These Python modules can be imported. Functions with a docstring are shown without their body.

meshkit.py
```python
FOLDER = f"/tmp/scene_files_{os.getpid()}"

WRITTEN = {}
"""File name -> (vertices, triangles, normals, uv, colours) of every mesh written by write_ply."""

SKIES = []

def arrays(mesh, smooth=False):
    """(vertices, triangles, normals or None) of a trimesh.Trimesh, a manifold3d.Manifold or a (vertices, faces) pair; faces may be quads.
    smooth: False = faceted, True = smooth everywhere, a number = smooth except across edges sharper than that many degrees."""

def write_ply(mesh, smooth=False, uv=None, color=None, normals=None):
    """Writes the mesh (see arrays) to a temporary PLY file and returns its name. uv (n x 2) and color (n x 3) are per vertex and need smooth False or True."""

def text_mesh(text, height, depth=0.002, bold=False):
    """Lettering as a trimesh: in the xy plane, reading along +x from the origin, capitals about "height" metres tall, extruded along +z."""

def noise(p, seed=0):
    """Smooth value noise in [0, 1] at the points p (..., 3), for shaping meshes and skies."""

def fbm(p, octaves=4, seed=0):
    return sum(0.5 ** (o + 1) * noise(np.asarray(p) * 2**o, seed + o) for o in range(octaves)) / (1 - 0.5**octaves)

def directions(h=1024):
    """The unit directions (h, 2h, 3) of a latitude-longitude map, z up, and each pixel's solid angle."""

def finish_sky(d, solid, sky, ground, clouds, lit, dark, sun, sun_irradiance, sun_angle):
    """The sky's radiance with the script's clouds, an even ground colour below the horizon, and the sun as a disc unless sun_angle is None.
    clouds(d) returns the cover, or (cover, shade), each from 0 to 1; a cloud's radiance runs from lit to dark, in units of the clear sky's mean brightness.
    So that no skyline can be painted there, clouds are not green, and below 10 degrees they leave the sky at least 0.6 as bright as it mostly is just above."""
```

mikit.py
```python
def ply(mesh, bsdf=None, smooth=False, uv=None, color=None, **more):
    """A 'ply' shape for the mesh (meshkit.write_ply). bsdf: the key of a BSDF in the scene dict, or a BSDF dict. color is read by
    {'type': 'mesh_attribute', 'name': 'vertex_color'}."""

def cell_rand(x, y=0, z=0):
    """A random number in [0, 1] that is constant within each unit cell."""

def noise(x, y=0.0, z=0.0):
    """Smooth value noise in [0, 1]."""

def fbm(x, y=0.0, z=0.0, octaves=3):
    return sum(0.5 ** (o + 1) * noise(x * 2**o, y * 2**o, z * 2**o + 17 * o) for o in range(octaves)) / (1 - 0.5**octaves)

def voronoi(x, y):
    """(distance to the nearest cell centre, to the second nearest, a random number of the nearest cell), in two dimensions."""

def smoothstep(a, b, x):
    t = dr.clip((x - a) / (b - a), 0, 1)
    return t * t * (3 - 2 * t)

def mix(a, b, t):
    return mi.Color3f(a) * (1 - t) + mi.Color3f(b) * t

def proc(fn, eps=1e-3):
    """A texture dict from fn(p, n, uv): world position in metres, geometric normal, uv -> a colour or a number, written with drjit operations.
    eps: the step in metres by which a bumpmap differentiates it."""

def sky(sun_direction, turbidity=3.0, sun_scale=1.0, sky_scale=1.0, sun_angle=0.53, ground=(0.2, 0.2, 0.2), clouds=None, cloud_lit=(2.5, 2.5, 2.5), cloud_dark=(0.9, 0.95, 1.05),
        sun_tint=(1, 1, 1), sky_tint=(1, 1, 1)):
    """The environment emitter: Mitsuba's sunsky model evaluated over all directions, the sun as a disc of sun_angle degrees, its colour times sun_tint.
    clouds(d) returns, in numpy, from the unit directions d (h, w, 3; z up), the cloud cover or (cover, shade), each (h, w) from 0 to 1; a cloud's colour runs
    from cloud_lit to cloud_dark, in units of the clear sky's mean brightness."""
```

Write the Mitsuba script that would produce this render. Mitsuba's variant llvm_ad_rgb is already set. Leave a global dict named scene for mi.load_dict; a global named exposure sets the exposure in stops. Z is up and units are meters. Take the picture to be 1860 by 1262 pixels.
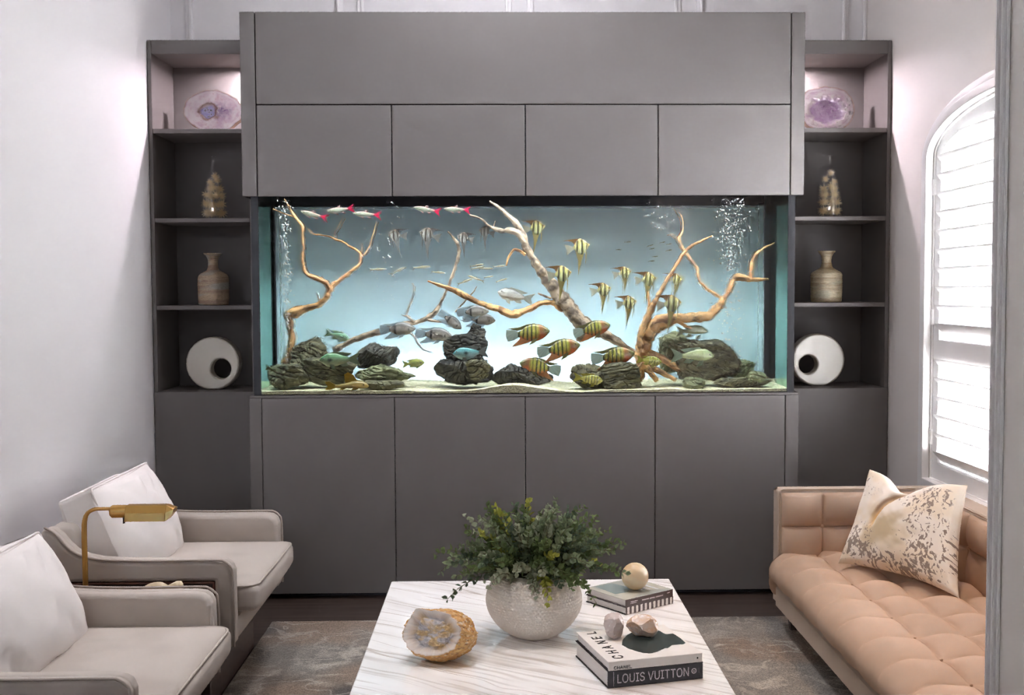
import math, random
import numpy as np, trimesh, mitsuba as mi, drjit as dr, mikit, meshkit
from mapbox_earcut import triangulate_float64
from shapely.geometry import Polygon, box as sbox
from shapely import affinity
T4 = mi.ScalarTransform4f
PI = math.pi
rng = np.random.default_rng(7)
scene, labels = {}, {}

# ---------------------------------------------------------------- camera
CAM = np.array([-.1096, -5.17, 1.4333])
FWD = np.array([.02107926, .99839549, -.05255578]); UP = np.array([.00552836, .05245025, .99860824])
scene['camera'] = {'type': 'perspective', 'fov_axis': 'x', 'fov': math.degrees(2 * math.atan(930 / 2046.3)),
                   'principal_point_offset_x': -23.67 / 1860,
                   'to_world': T4().look_at(origin=CAM.tolist(), target=(CAM + FWD).tolist(), up=UP.tolist()), 'near_clip': .05, 'far_clip': 200.}
# ---------------------------------------------------------------- sky, exposure, lamps
exposure = 0.36
SKY = 1250.0
scene['sky'] = mikit.sky((0.2, .75, .62), turbidity=4.0, sun_scale=0.0, sky_scale=SKY, ground=(.5, .5, .48),
                         clouds=lambda d: 0.85 + 0.15 * meshkit.noise(d * 3.0, 5), cloud_lit=(1.2, 1.26, 1.42), cloud_dark=(1., 1.04, 1.15))
SPOT_COOL = [240., 238., 246.]    # recessed downlights, left and middle
SPOT_WARM = [345., 245., 180.]     # recessed downlights over the sofa
LAMP_FILL = [24., 22.8, 21.6]     # added fill light in the next room, on the left
LAMP_COOL = [36., 35.5, 38.5]      # flush ceiling light on the left
PUCK = [1900., 1600., 1800.]           # display lights in the top niches
LED = [40., 43.5, 42.]            # bars over the aquarium
GLOW = [17., 18.3, 20.]          # strip behind the gravel that lights the frosted back
# ---------------------------------------------------------------- materials
def P(c, rough=.5, **k):
    d = {'type': 'principled', 'base_color': c if isinstance(c, dict) else {'type': 'rgb', 'value': list(c)}, 'roughness': rough}
    d.update(k); return d
def pr(fn, eps=1e-3): return mikit.proc(fn, eps)
VC = {'type': 'mesh_attribute', 'name': 'vertex_color'}
N_, F_, S_, MX = mikit.noise, mikit.fbm, mikit.smoothstep, mikit.mix
M = scene
def mat(name, d): scene[name] = {'type': 'twosided', 'bsdf': d} if d['type'] in ('principled', 'bumpmap') else d

mat('m_cabinet', P((.122, .112, .105), .6, specular=.22))
mat('m_black', P((.004, .004, .005), .5, specular=.12))
mat('m_wall', P((.76, .745, .755), .6))
mat('m_wall_side', P((.74, .70, .665), .6))
mat('m_trim', P((.80, .78, .785), .4))
mat('m_ceiling', P((.82, .81, .8), .7))
mat('m_shutter', P((.80, .79, .78), .38))
mat('m_floor', P(pr(lambda p, n, uv: MX((.016, .010, .008), (.032, .021, .016), F_(p.x * 4, p.y * 40, 0., 3))), .35))
mat('m_darkwood', P(pr(lambda p, n, uv: MX((.014, .009, .008), (.035, .02, .015), F_(p.x * 6, p.y * 60, p.z * 60, 3))), .35))
mat('m_redwood', P((.085, .03, .02), .35))
def velvet(a, b, k):
    return pr(lambda p, n, uv: MX(a, b, S_(.3, .7, F_(p.x * k, p.y * k, p.z * k, 3)) * .75 + .25 * N_(p.x * 900, p.y * 900, p.z * 900)))
mat('m_chair', P(velvet((.37, .32, .28), (.43, .375, .33), 7.), .75, sheen=.7, sheen_tint=.5, specular=.2))
mat('m_chairpillow', P(velvet((.68, .63, .605), (.73, .68, .655), 6.), .8, sheen=.6, sheen_tint=.4, specular=.2))
mat('m_piping', P((.34, .285, .25), .8))
mat('m_sofa', P(velvet((.43, .295, .205), (.50, .345, .245), 8.), .72, sheen=.9, sheen_tint=.6, specular=.2))
mat('m_sofatrim', P((.42, .33, .255), .8, sheen=.4))
mat('m_brass', P((.46, .25, .07), .32, metallic=1.))
mat('m_gold', P((.75, .56, .26), .3, metallic=1.))
mat('m_paint', P(VC, .5))
mat('m_fish', P(VC, .32, specular=.5))
mat('m_fin', {'type': 'principledthin', 'base_color': VC, 'roughness': .5, 'diff_trans': 1.0, 'spec_trans': .25})
mat('m_crystal', P(VC, .22, specular=.6))
mat('m_crust', P(VC, .55, specular=.4))
mat('m_backdrop', P((.54, .73, .86), .9, specular=.0))
mat('m_sand', P(pr(lambda p, n, uv: MX((.30, .27, .16), (.80, .76, .55), S_(.25, .7, N_(p.x * 330, p.y * 330, p.z * 330)))), .9))
def rockfn(a, b, c):
    def f(p, n, uv):
        s = F_(p.x * 22, p.y * 22, p.z * 34, 4); q = F_(p.x * 70 + 9, p.y * 70, p.z * 70, 2)
        return MX(MX(a, b, S_(.35, .7, s)), c, S_(.6, .78, q) * .6)
    return pr(f)
mat('m_rock', P(rockfn((.035, .033, .02), (.11, .10, .055), (.20, .19, .12)), .8))
mat('m_rockdark', P(rockfn((.022, .022, .022), (.055, .052, .042), (.11, .10, .08)), .8))
mat('m_rockpale', P(rockfn((.08, .09, .045), (.19, .20, .11), (.32, .33, .22)), .8))
def woodfn(p, n, uv):
    s = F_(p.x * 26 + F_(p.x * 12, p.y * 12, p.z * 12, 2) * 6, p.y * 60, p.z * 26, 3); q = N_(p.x * 14, p.y * 14, p.z * 14)
    return MX(MX((.15, .075, .035), (.62, .36, .16), S_(.3, .62, s)), (.42, .20, .10), S_(.45, .8, q) * .6)
mat('m_driftwood', P(pr(woodfn), .75))
def woodfn2(p, n, uv):
    s = F_(p.x * 30, p.y * 60, p.z * 30, 3)
    return MX((.10, .075, .06), (.42, .33, .25), S_(.35, .68, s))
mat('m_driftgrey', P(pr(woodfn2), .75))
mat('m_bubble', P((.9, .93, .95), .15, specular=.9))
mat('m_water', {'type': 'dielectric', 'int_ior': 1.333, 'ext_ior': 1.0})
mat('m_waterside', {'type': 'dielectric', 'int_ior': 1.333, 'ext_ior': 1.0, 'specular_reflectance': {'type': 'rgb', 'value': [.50, .74, .67]}})
mat('m_pane', {'type': 'thindielectric', 'int_ior': 1.2})
mat('m_bottle', {'type': 'thindielectric', 'int_ior': 1.5})
mat('m_lampglass', P((.85, .85, .85), .5))

# marble top: warped diagonal veins
def marble(p, n, uv):
    w = F_(p.x * 4 + 3, p.y * 4, p.z * 5, 3); a = p.x * .54 + p.y * .84 + p.z * .6; b = p.x * .84 - p.y * .54
    v1 = F_(a * 46 + w * 3.4, b * 1.7, 1.3, 3); v2 = F_(a * 105 + w * 6, b * 3.6, 7.1, 2)
    t1 = S_(.60, .80, v1); t2 = S_(.60, .80, v2); t3 = S_(.45, .75, F_(a * 9 + w, b * 1.1, 4., 2)); t4 = S_(.03, 0., dr.abs(F_(a * 15 + w * 1.5, b * .9, 6., 2) - .5)) * S_(.45, .65, F_(b * 3, a * 4, 9., 2))
    c = MX((.86, .85, .84), (.74, .715, .69), t3 * .6)
    c = MX(MX(c, (.50, .46, .43), t1 * .8), (.52, .48, .44), t2 * .6)
    return MX(c, (.40, .34, .29), t4 * .7)
mat('m_marble', P(pr(marble), .14, specular=.5))
def rugfn(p, n, uv):
    q = F_(p.x * 3.1, p.y * 3.1, 2., 4); w = F_(p.x * 5 + 7, p.y * 5, 0., 3)
    c = MX((.105, .095, .085), (.30, .275, .24), S_(.3, .72, q))
    c = MX(c, (.30, .215, .155), S_(.5, .68, F_(p.x * 2.4 + 11, p.y * 2.4 + 4, 0., 3)) * .75)
    line = S_(.055, .0, dr.abs(F_(p.x * 3 + w * 1.3 + 3, p.y * 5 + w * 1.2, 5., 3) - .5))
    c = MX(c, (.58, .53, .45), line * .75 * S_(.35, .6, N_(p.x * 9, p.y * 9, 3.)))
    line2 = S_(.05, .0, dr.abs(F_(p.x * 6 + w, p.y * 9 + w * 2, 9., 3) - .5))
    c = MX(c, (.45, .41, .36), line2 * .55)
    g = N_(p.x * 260, p.y * 260, 0.)
    return c * (.46 + .58 * g)
mat('m_rug', P(pr(rugfn), .95, sheen=.3))
# vases
def stone(c0, c1, c2, z0):
    def f(p, n, uv):
        z = p.z - z0; b = F_(z * 60, F_(p.x * 20, p.y * 20, z * 20, 2) * 2., 3., 3)
        s = N_(p.x * 140, p.y * 140, z * 300)
        c = MX(c0, c1, S_(.35, .65, b)); c = MX(c, c2, S_(.5, .75, F_(p.x * 9 + 3, p.y * 9, z * 30, 3)))
        return c * (.8 + .4 * s)
    return pr(f)
mat('m_stoneware', P(stone((.30, .20, .13), (.42, .32, .21), (.36, .35, .30), 1.357), .6))
mat('m_stoneware2', P(stone((.32, .23, .11), (.50, .41, .25), (.40, .36, .22), 1.357), .6))
mat('m_ivory', P((.74, .71, .62), .45))
VX, VY, VZ = -.018, -1.918, .522
mat('m_vase', P((.70, .635, .56), .45))
mat('m_leaf', {'type': 'principledthin', 'base_color': VC, 'roughness': .5, 'diff_trans': .5})
mat('m_stem', P((.10, .085, .04), .7))
mat('m_seed', P((.72, .58, .33), .7))
mat('m_onyx', P(pr(lambda p, n, uv: MX((.64, .45, .24), (.78, .66, .45), S_(.3, .7, F_(p.x * 14, p.y * 14, p.z * 22, 3)))), .3))
mat('m_bone', P((.62, .50, .32), .5))
def pillowfn(p, n, uv):
    u, v = uv.x, uv.y
    c = MX((.82, .75, .65), (.76, .65, .50), S_(.35, .6, F_(u * 4, v * 4, 1., 3)))
    gold = S_(.30, .08, dr.sqrt((u - .42) * (u - .42) * .8 + (v - .36) * (v - .36)) + (F_(u * 7, v * 7, 2., 3) - .5) * .35)
    c = MX(c, (.46, .35, .19), gold * .85)
    d = dr.abs((u - .27) - .42 * (v - .38) * (v - .05) * 1.35); sw = S_(.05, .0, d) * S_(.33, .45, v) * S_(1.02, .85, v)
    c = MX(c, (.62, .36, .10), sw * .8); c = MX(c, (.24, .12, .05), S_(.018, 0., dr.abs(d - .028)) * S_(.45, .6, v) * S_(1., .8, v) * .8)
    def spot(a, b, ra, rb): return S_(1.15, .35, dr.sqrt((u - a) * (u - a) / (ra * ra) + (v - b) * (v - b) / (rb * rb)))
    area = dr.maximum(dr.maximum(spot(.78, .34, .28, .36), spot(.18, .2, .20, .22)), dr.maximum(spot(.74, .80, .24, .16), spot(.5, .08, .3, .14))) + .22 * spot(.12, .8, .2, .2)
    sp = F_(u * 62 + F_(u * 11, v * 11, 0., 2) * 5, v * 40, 8., 3); big = F_(u * 9 + 5, v * 6, 4., 3)
    return MX(c, (.20, .145, .105), S_(.0, .10, sp - .66 + area * .15 + (big - .5) * .45) * S_(.05, .25, area) * .9)
mat('m_pillow', P(pr(pillowfn), .8, sheen=.3))

PILLOW = (1.191, -.885, .366), (1.466, -1.362, .358), (1.381, -.669, .693), (1.581, -1.143, .710)   # corners: bottom far, bottom near, top far, top near
# ---------------------------------------------------------------- helpers
def obj(key, mesh, m, smooth=False, **k):
    scene[key] = mikit.ply(mesh, m, smooth=smooth, **k); return key
def tag(key, label=None, cat=None, group=None, kind=None):
    labels[key] = {k: v for k, v in (('label', label), ('category', cat), ('group', group), ('kind', kind)) if v}; return key
def num(key):
    if not any(k == key or k.startswith(key + '__') for k in scene) and key not in labels: return key
    i = 1
    while True:
        k2 = f'{key}_{i:03d}'
        if k2 not in labels and not any(k == k2 or k.startswith(k2 + '__') for k in scene): return k2
        i += 1
def part(t, name, mesh, m, smooth=False, **k): return obj(num(t + '__' + name), mesh, m, smooth, **k)
def struct(key, mesh, m, label, smooth=False, **k):
    obj(key, mesh, m, smooth, **k); tag(key, label, None, None, 'structure')
def facing(m, d):
    if (m.face_normals * m.area_faces[:, None]).sum(0) @ np.array(d, float) < 0: m.invert()
    return m
def cat(ms): return trimesh.util.concatenate(ms)
def fix(m):
    if m.volume < 0: m.invert()
    return m
def cbox(x0, x1, y0, y1, z0, z1, b=.002):
    b = min(b, .45 * min(x1 - x0, y1 - y0, z1 - z0)); pts = []
    for i in (0, 1):
        for j in (0, 1):
            for k in (0, 1):
                X, Y, Z = (x0, x1)[i], (y0, y1)[j], (z0, z1)[k]; sx, sy, sz = (1, -1)[i] * b, (1, -1)[j] * b, (1, -1)[k] * b
                pts += [(X, Y + sy, Z + sz), (X + sx, Y, Z + sz), (X + sx, Y + sy, Z)]
    return trimesh.convex.convex_hull(np.array(pts))
def earcut(rings):
    v = np.vstack(rings); e = np.cumsum([len(r) for r in rings]).astype(np.uint32)
    return triangulate_float64(np.ascontiguousarray(v[:, :2], dtype=np.float64), e).reshape(-1, 3)
def dense(ring, s):
    out = []
    for a, b in zip(ring, np.roll(ring, -1, 0)):
        n = max(1, int(np.ceil(np.linalg.norm(b - a) / s)))
        out += [a + (b - a) * i / n for i in range(n)]
    return np.array(out)
def rext(poly, d, r=.004, k=3, seg=.03):
    """Extrudes a polygon by d with rounded rims; local axes (a, b, depth)."""
    rings = [np.array(poly.exterior.coords)[:-1]] + [np.array(h.coords)[:-1] for h in poly.interiors]
    lv = [(r * (1 - math.sin(i / k * PI / 2)), r * (1 - math.cos(i / k * PI / 2))) for i in range(k + 1)]
    lv = lv + [(a, d - c) for a, c in reversed(lv)]
    V, Fc, first, last, at = [], [], [], [], 0
    for q, R in enumerate(rings):
        area = .5 * np.sum(R[:, 0] * np.roll(R[:, 1], -1) - np.roll(R[:, 0], -1) * R[:, 1])
        if (area > 0) != (q == 0): R = R[::-1]
        R = dense(R, seg); e = np.roll(R, -1, 0) - R; e /= np.linalg.norm(e, axis=1, keepdims=True) + 1e-12
        nn = np.stack([e[:, 1], -e[:, 0]], 1); vn = nn + np.roll(nn, 1, 0); vn /= np.maximum(np.linalg.norm(vn, axis=1, keepdims=True) ** 2 / 2, .35) ; n = len(R)
        for a, c in lv: V.append(np.column_stack([R - vn * a, np.full(n, c)]))
        i = np.arange(n); j = (i + 1) % n
        for l in range(len(lv) - 1):
            b0, b1 = at + l * n, at + (l + 1) * n
            Fc += [np.stack([b0 + i, b0 + j, b1 + j], 1), np.stack([b0 + i, b1 + j, b1 + i], 1)]
        first.append((R - vn * lv[0][0], at + i)); last.append((R - vn * lv[0][0], at + (len(lv) - 1) * n + i)); at += n * len(lv)
    for caps, fl in ((first, True), (last, False)):
        t = earcut([c[0] for c in caps]); ids = np.concatenate([c[1] for c in caps]); f = ids[t]
        Fc.append(f[:, ::-1] if fl else f)
    m = trimesh.Trimesh(np.vstack(V), np.vstack(Fc), process=False); trimesh.repair.fix_normals(m); return m
def axes_(m, order, off=(0, 0, 0)):
    """Maps local (a, b, c) to world axes given as e.g. 'xzy': a->x, b->z, c->y."""
    v = np.zeros_like(m.vertices)
    for i, ch in enumerate(order): v[:, 'xyz'.index(ch)] = m.vertices[:, i]
    m = trimesh.Trimesh(v + np.array(off), m.faces, process=False)
    if np.linalg.det([[1. if 'xyz'[r] == order[c] else 0. for c in range(3)] for r in range(3)]) < 0: m.invert()
    return m
def catmull(P_, n):
    P_ = np.asarray(P_, float); Q = np.vstack([2 * P_[0] - P_[1], P_, 2 * P_[-1] - P_[-2]]); out = []
    for i in range(1, len(Q) - 2):
        p0, p1, p2, p3 = Q[i - 1:i + 3]
        for t in np.linspace(0, 1, n, endpoint=False):
            out.append(.5 * (2 * p1 + (p2 - p0) * t + (2 * p0 - 5 * p1 + 4 * p2 - p3) * t * t + (3 * p1 - p0 - 3 * p2 + p3) * t ** 3))
    return np.array(out + [Q[-2]])
def sweep(path, rad, sides=10, closed=False, caps=True, flute=0., seed=0, squash=None):
    p = np.asarray(path, float); n = len(p); rad = np.broadcast_to(rad, (n,)).astype(float)
    t = (np.roll(p, -1, 0) - np.roll(p, 1, 0)) if closed else np.gradient(p, axis=0); t /= np.linalg.norm(t, axis=1, keepdims=True) + 1e-12
    ref = np.array([0, 0, 1.]) if abs(t[0][2]) < .9 else np.array([1., 0, 0]); a = np.cross(t[0], ref); a /= np.linalg.norm(a); A = []
    for i in range(n):
        a = a - t[i] * (a @ t[i]); a /= np.linalg.norm(a) + 1e-12; A.append(a)
    A = np.array(A); B = np.cross(t, A); th = np.arange(sides) / sides * 2 * PI
    R = rad[:, None] * np.ones(sides)
    if flute:
        s = np.concatenate([[0], np.cumsum(np.linalg.norm(np.diff(p, axis=0), axis=1))])
        q = np.stack([np.cos(th)[None] * 1.6 + s[:, None] * 9, np.sin(th)[None] * 1.6 + 0 * s[:, None], s[:, None] * 14 + 0 * th[None]], -1)
        R = R * (1 + flute * (meshkit.fbm(q + seed * 7.3, 3, seed) * 2 - 1) * 1.6 + .5 * flute * np.sin(3 * th[None] + s[:, None] * 11 + seed))
    V = p[:, None] + R[..., None] * (np.cos(th)[None, :, None] * A[:, None] + np.sin(th)[None, :, None] * B[:, None])
    V = V.reshape(-1, 3); i, j = np.meshgrid(np.arange(n if closed else n - 1), np.arange(sides), indexing='ij'); i2 = (i + 1) % n
    a0, a1, b0, b1 = i * sides + j, i * sides + (j + 1) % sides, i2 * sides + j, i2 * sides + (j + 1) % sides
    Fc = [np.stack([a0, a1, b1], -1).reshape(-1, 3), np.stack([a0, b1, b0], -1).reshape(-1, 3)]
    if caps and not closed:
        k = len(V); V = np.vstack([V, p[0], p[-1]]); j = np.arange(sides)
        Fc += [np.stack([(j + 1) % sides, j, j * 0 + k], 1), np.stack([(n - 1) * sides + j, (n - 1) * sides + (j + 1) % sides, j * 0 + k + 1], 1)]
    return trimesh.Trimesh(V, np.vstack(Fc), process=False)
def lathe(prof, cx=0, cy=0, n=48):
    pr_ = np.asarray(prof, float); th = np.arange(n) / n * 2 * PI; k = len(pr_)
    V = np.stack([pr_[:, None, 0] * np.cos(th) + cx, pr_[:, None, 0] * np.sin(th) + cy, pr_[:, None, 1] + 0 * th], -1).reshape(-1, 3)
    i, j = np.meshgrid(np.arange(k - 1), np.arange(n), indexing='ij'); a, b = i * n + j, i * n + (j + 1) % n
    f = np.vstack([np.stack([a, b, b + n], -1).reshape(-1, 3), np.stack([a, b + n, a + n], -1).reshape(-1, 3)])
    return trimesh.Trimesh(V, f, process=False)
def grid(Pt, closed_u=False):
    """Surface mesh from an (n, m, 3) array of points."""
    n, m = Pt.shape[:2]; i, j = np.meshgrid(np.arange(n - 1), np.arange(m - 1), indexing='ij'); a = i * m + j
    f = np.vstack([np.stack([a, a + 1, a + m + 1], -1).reshape(-1, 3), np.stack([a, a + m + 1, a + m], -1).reshape(-1, 3)])
    return trimesh.Trimesh(Pt.reshape(-1, 3), f, process=False)
_ico = {}
def ico(s):
    if s not in _ico: _ico[s] = trimesh.creation.icosphere(subdivisions=s)
    return _ico[s].copy()
_cub = {}
def cubeshell(n):
    if n not in _cub:
        g = np.linspace(-1, 1, n + 1); u, v = np.meshgrid(g, g, indexing='ij'); ms = []
        for ax in range(3):
            for s in (-1, 1):
                q = np.zeros((n + 1, n + 1, 3)); q[..., ax] = s; q[..., (ax + 1) % 3] = u; q[..., (ax + 2) % 3] = v * s; ms.append(grid(q))
        m = cat(ms); m.merge_vertices(); trimesh.repair.fix_normals(m); _cub[n] = m
    return _cub[n].copy()
def cushion(sx, sy, sz, r, crown=(0, 0, 0), n=22):
    """Soft box of full size sx, sy, sz: rounded rims and bulging faces."""
    m = cubeshell(n); h = np.array([sx, sy, sz]) / 2; u = np.sign(m.vertices) * np.abs(m.vertices) ** .8; p = u * h
    q = np.clip(p, -(h - r), h - r); d = p - q; l = np.linalg.norm(d, axis=1, keepdims=True); p = q + np.where(l > 1e-9, d / np.maximum(l, 1e-9) * np.minimum(l, r), 0)
    for a in range(3):
        b, c = (a + 1) % 3, (a + 2) % 3
        p[:, a] += np.sign(u[:, a]) * np.abs(u[:, a]) ** 3 * crown[a] * (1 - u[:, b] ** 2) ** .7 * (1 - u[:, c] ** 2) ** .7
    m.vertices = p; return m
def rrect(sx, sy, r, n=6):
    pts = []
    for cx, cy, a0 in ((1, 1, 0), (-1, 1, 90), (-1, -1, 180), (1, -1, 270)):
        for a in np.linspace(a0, a0 + 90, n): pts.append((cx * (sx / 2 - r) + r * math.cos(math.radians(a)), cy * (sy / 2 - r) + r * math.sin(math.radians(a))))
    return np.array(pts)
def place(m, t=(0, 0, 0), rx=0, ry=0, rz=0, s=1.):
    m = m.copy(); R = trimesh.transformations.euler_matrix(math.radians(rx), math.radians(ry), math.radians(rz)); R[:3, :3] *= s; R[:3, 3] = t; m.apply_transform(R); return m
# ================================================================ the room
XL, XR, YB, ZC = -1.765, 1.757, .62, 3.60
YD, YR = -2.70, -9.2                     # plane of the opening towards the next room; its far end
struct('floor', cbox(-5.2, 5.2, YR, YB + .1, -.06, 0, .001), 'm_floor', 'dark stained wood floor')
SPOTS_COOL = [(-1.05, -1.25), (-1.0, -2.3), (-.1, -1.85)]; SPOTS_WARM = [(.85, -2.25), (1.2, -1.3)]
circ = lambda x, y, r: [(x + r * math.cos(q), y + r * math.sin(q)) for q in np.linspace(0, 2 * PI, 33)[:-1]]
struct('ceiling', axes_(rext(Polygon([(-5.2, YR), (5.2, YR), (5.2, YB + .1), (-5.2, YB + .1)], [circ(x, y, .1251) for x, y in SPOTS_COOL + SPOTS_WARM]), .06, .001, 1, .6), 'xyz', (0, 0, ZC)), 'm_ceiling', 'plain white ceiling with recessed downlights')
struct('wall_back', cbox(XL - .12, XR + .16, YB, YB + .12, 0, ZC, .001), 'm_wall', 'pale wall behind the cabinets')
struct('wall_left', cbox(XL - .12, XL, YD, YB, 0, ZC, .001), 'm_wall', 'plain pale left wall')
def ell(cy, a, z0, zs, b, n=28, dz=0.):
    t = np.linspace(0, PI, n); arc = [(cy + a * math.cos(q), zs + b * math.sin(q)) for q in t]
    return Polygon([(cy + a, z0)] + arc + [(cy - a, z0)])
WC, WA, WB, WZ0, WZS = -1.02, .70, .175, .60, 1.985
hole = ell(WC, WA + .05, WZ0 - .05, WZS, WB + .045)
wall = Polygon([(YD, 0), (YB, 0), (YB, ZC), (YD, ZC)], [list(hole.exterior.coords)[:-1]])
struct('wall_right', axes_(rext(wall, .15, .001, 1, .5), 'yzx', (XR, 0, 0)), 'm_wall_side', 'right wall with an arched window')
# next room behind the camera, open to daylight through tall windows
struct('wall_front', cbox(.988, 5.2, YD - .40, YD - .001, 0, ZC, .001), 'm_wall_side', 'wall end beside the opening in the right foreground')
for i, (x0, y0, y1) in enumerate(((.972, .0, .011), (.980, .011, .022), (.974, .022, .034), (.981, .034, .046))):
    struct(f'trim_{i + 10}', cbox(x0, .9875, YD - y1, YD - y0 - .0004, 0, ZC - .001, .003), 'm_trim', 'stepped door casing in the right foreground')
struct('wall_far_right', cbox(5.1, 5.2, YR, YD - .401, 0, ZC, .001), 'm_wall', 'wall of the next room')
struct('wall_far_left', cbox(-5.2, -5.1, YR, YD, 0, ZC, .001), 'm_wall', 'wall of the next room')
struct('wall_far_side', cbox(-5.2, XL - .12, YD, YD + .12, 0, ZC, .001), 'm_wall', 'wall of the next room')
rear = Polygon([(-5.2, 0), (5.2, 0), (5.2, ZC), (-5.2, ZC)], [[(a, 2.85), (a + .9, 2.85), (a + .9, 3.3), (a, 3.3)] for a in (-2.6, -.9)])
struct('wall_rear', axes_(rext(rear, .12, .001, 1, .5), 'xzy', (0, YR, 0)), 'm_wall', 'rear wall of the next room with high window openings')
# wall mouldings: four picture-frame panels on the back wall, one strip in the corner
def frame(x0, x1, z0, z1, w):
    o = sbox(x0, z0, x1, z1); i = sbox(x0 + w, z0 + w, x1 - w, z1 - w)
    outer = axes_(rext(o.difference(i), .012, .004, 2, .6), 'xzy', (0, YB - .012, 0))
    o2 = sbox(x0 + w * .55, z0 + w * .55, x1 - w * .55, z1 - w * .55)
    return cat([outer, axes_(rext(o2.difference(i), .022, .004, 2, .6), 'xzy', (0, YB - .022, 0))])
for i, (x0, x1) in enumerate(((-1.687, -.896), (-.827, -.047), (.03, .81), (.889, 1.669))):
    struct(f'trim_{i + 1}', frame(x0, x1, 1.1, 3.3, .033), 'm_trim', f'white picture-frame moulding on the back wall', smooth=30)
struct('trim_5', cbox(XR - .016, XR, YB - .03, YB, 0, ZC, .004), 'm_trim', 'white strip in the corner of back and right wall')

# ---------------------------------------------------------------- window with plantation shutters
def arch(a, b, z0, zs, dz, w, d, x, key, m='m_shutter', bottom=True):
    o = ell(WC, a, z0, zs, b); i = ell(WC, a - w, z0 + (w if bottom else -.01), zs, b - w * .85)
    return axes_(rext(o.difference(i), d, .005, 2, .05), 'yzx', (x, 0, 0))
struct('window_1', arch(WA + .085, WB + .085, WZ0 - .085, WZS, 0, .04, .022, XR - .022, 0), 'm_shutter', 'arched white window with louvred shutters', smooth=30)
def wpart(n, mesh, m='m_shutter', smooth=30): return obj(num('window_1__' + n), mesh, m, smooth)
wpart('inner_moulding', arch(WA + .05, WB + .05, WZ0 - .05, WZS, 0, .050, .034, XR - .034, 0))
wpart('frame', arch(WA + .048, WB + .044, WZ0 - .048, WZS, 0, .050, .10, XR + .0005, 0))
LOUV = math.radians(46)
def inside(y): return WZS + WB * math.sqrt(max(0, 1 - ((y - WC) / WA) ** 2))
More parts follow.
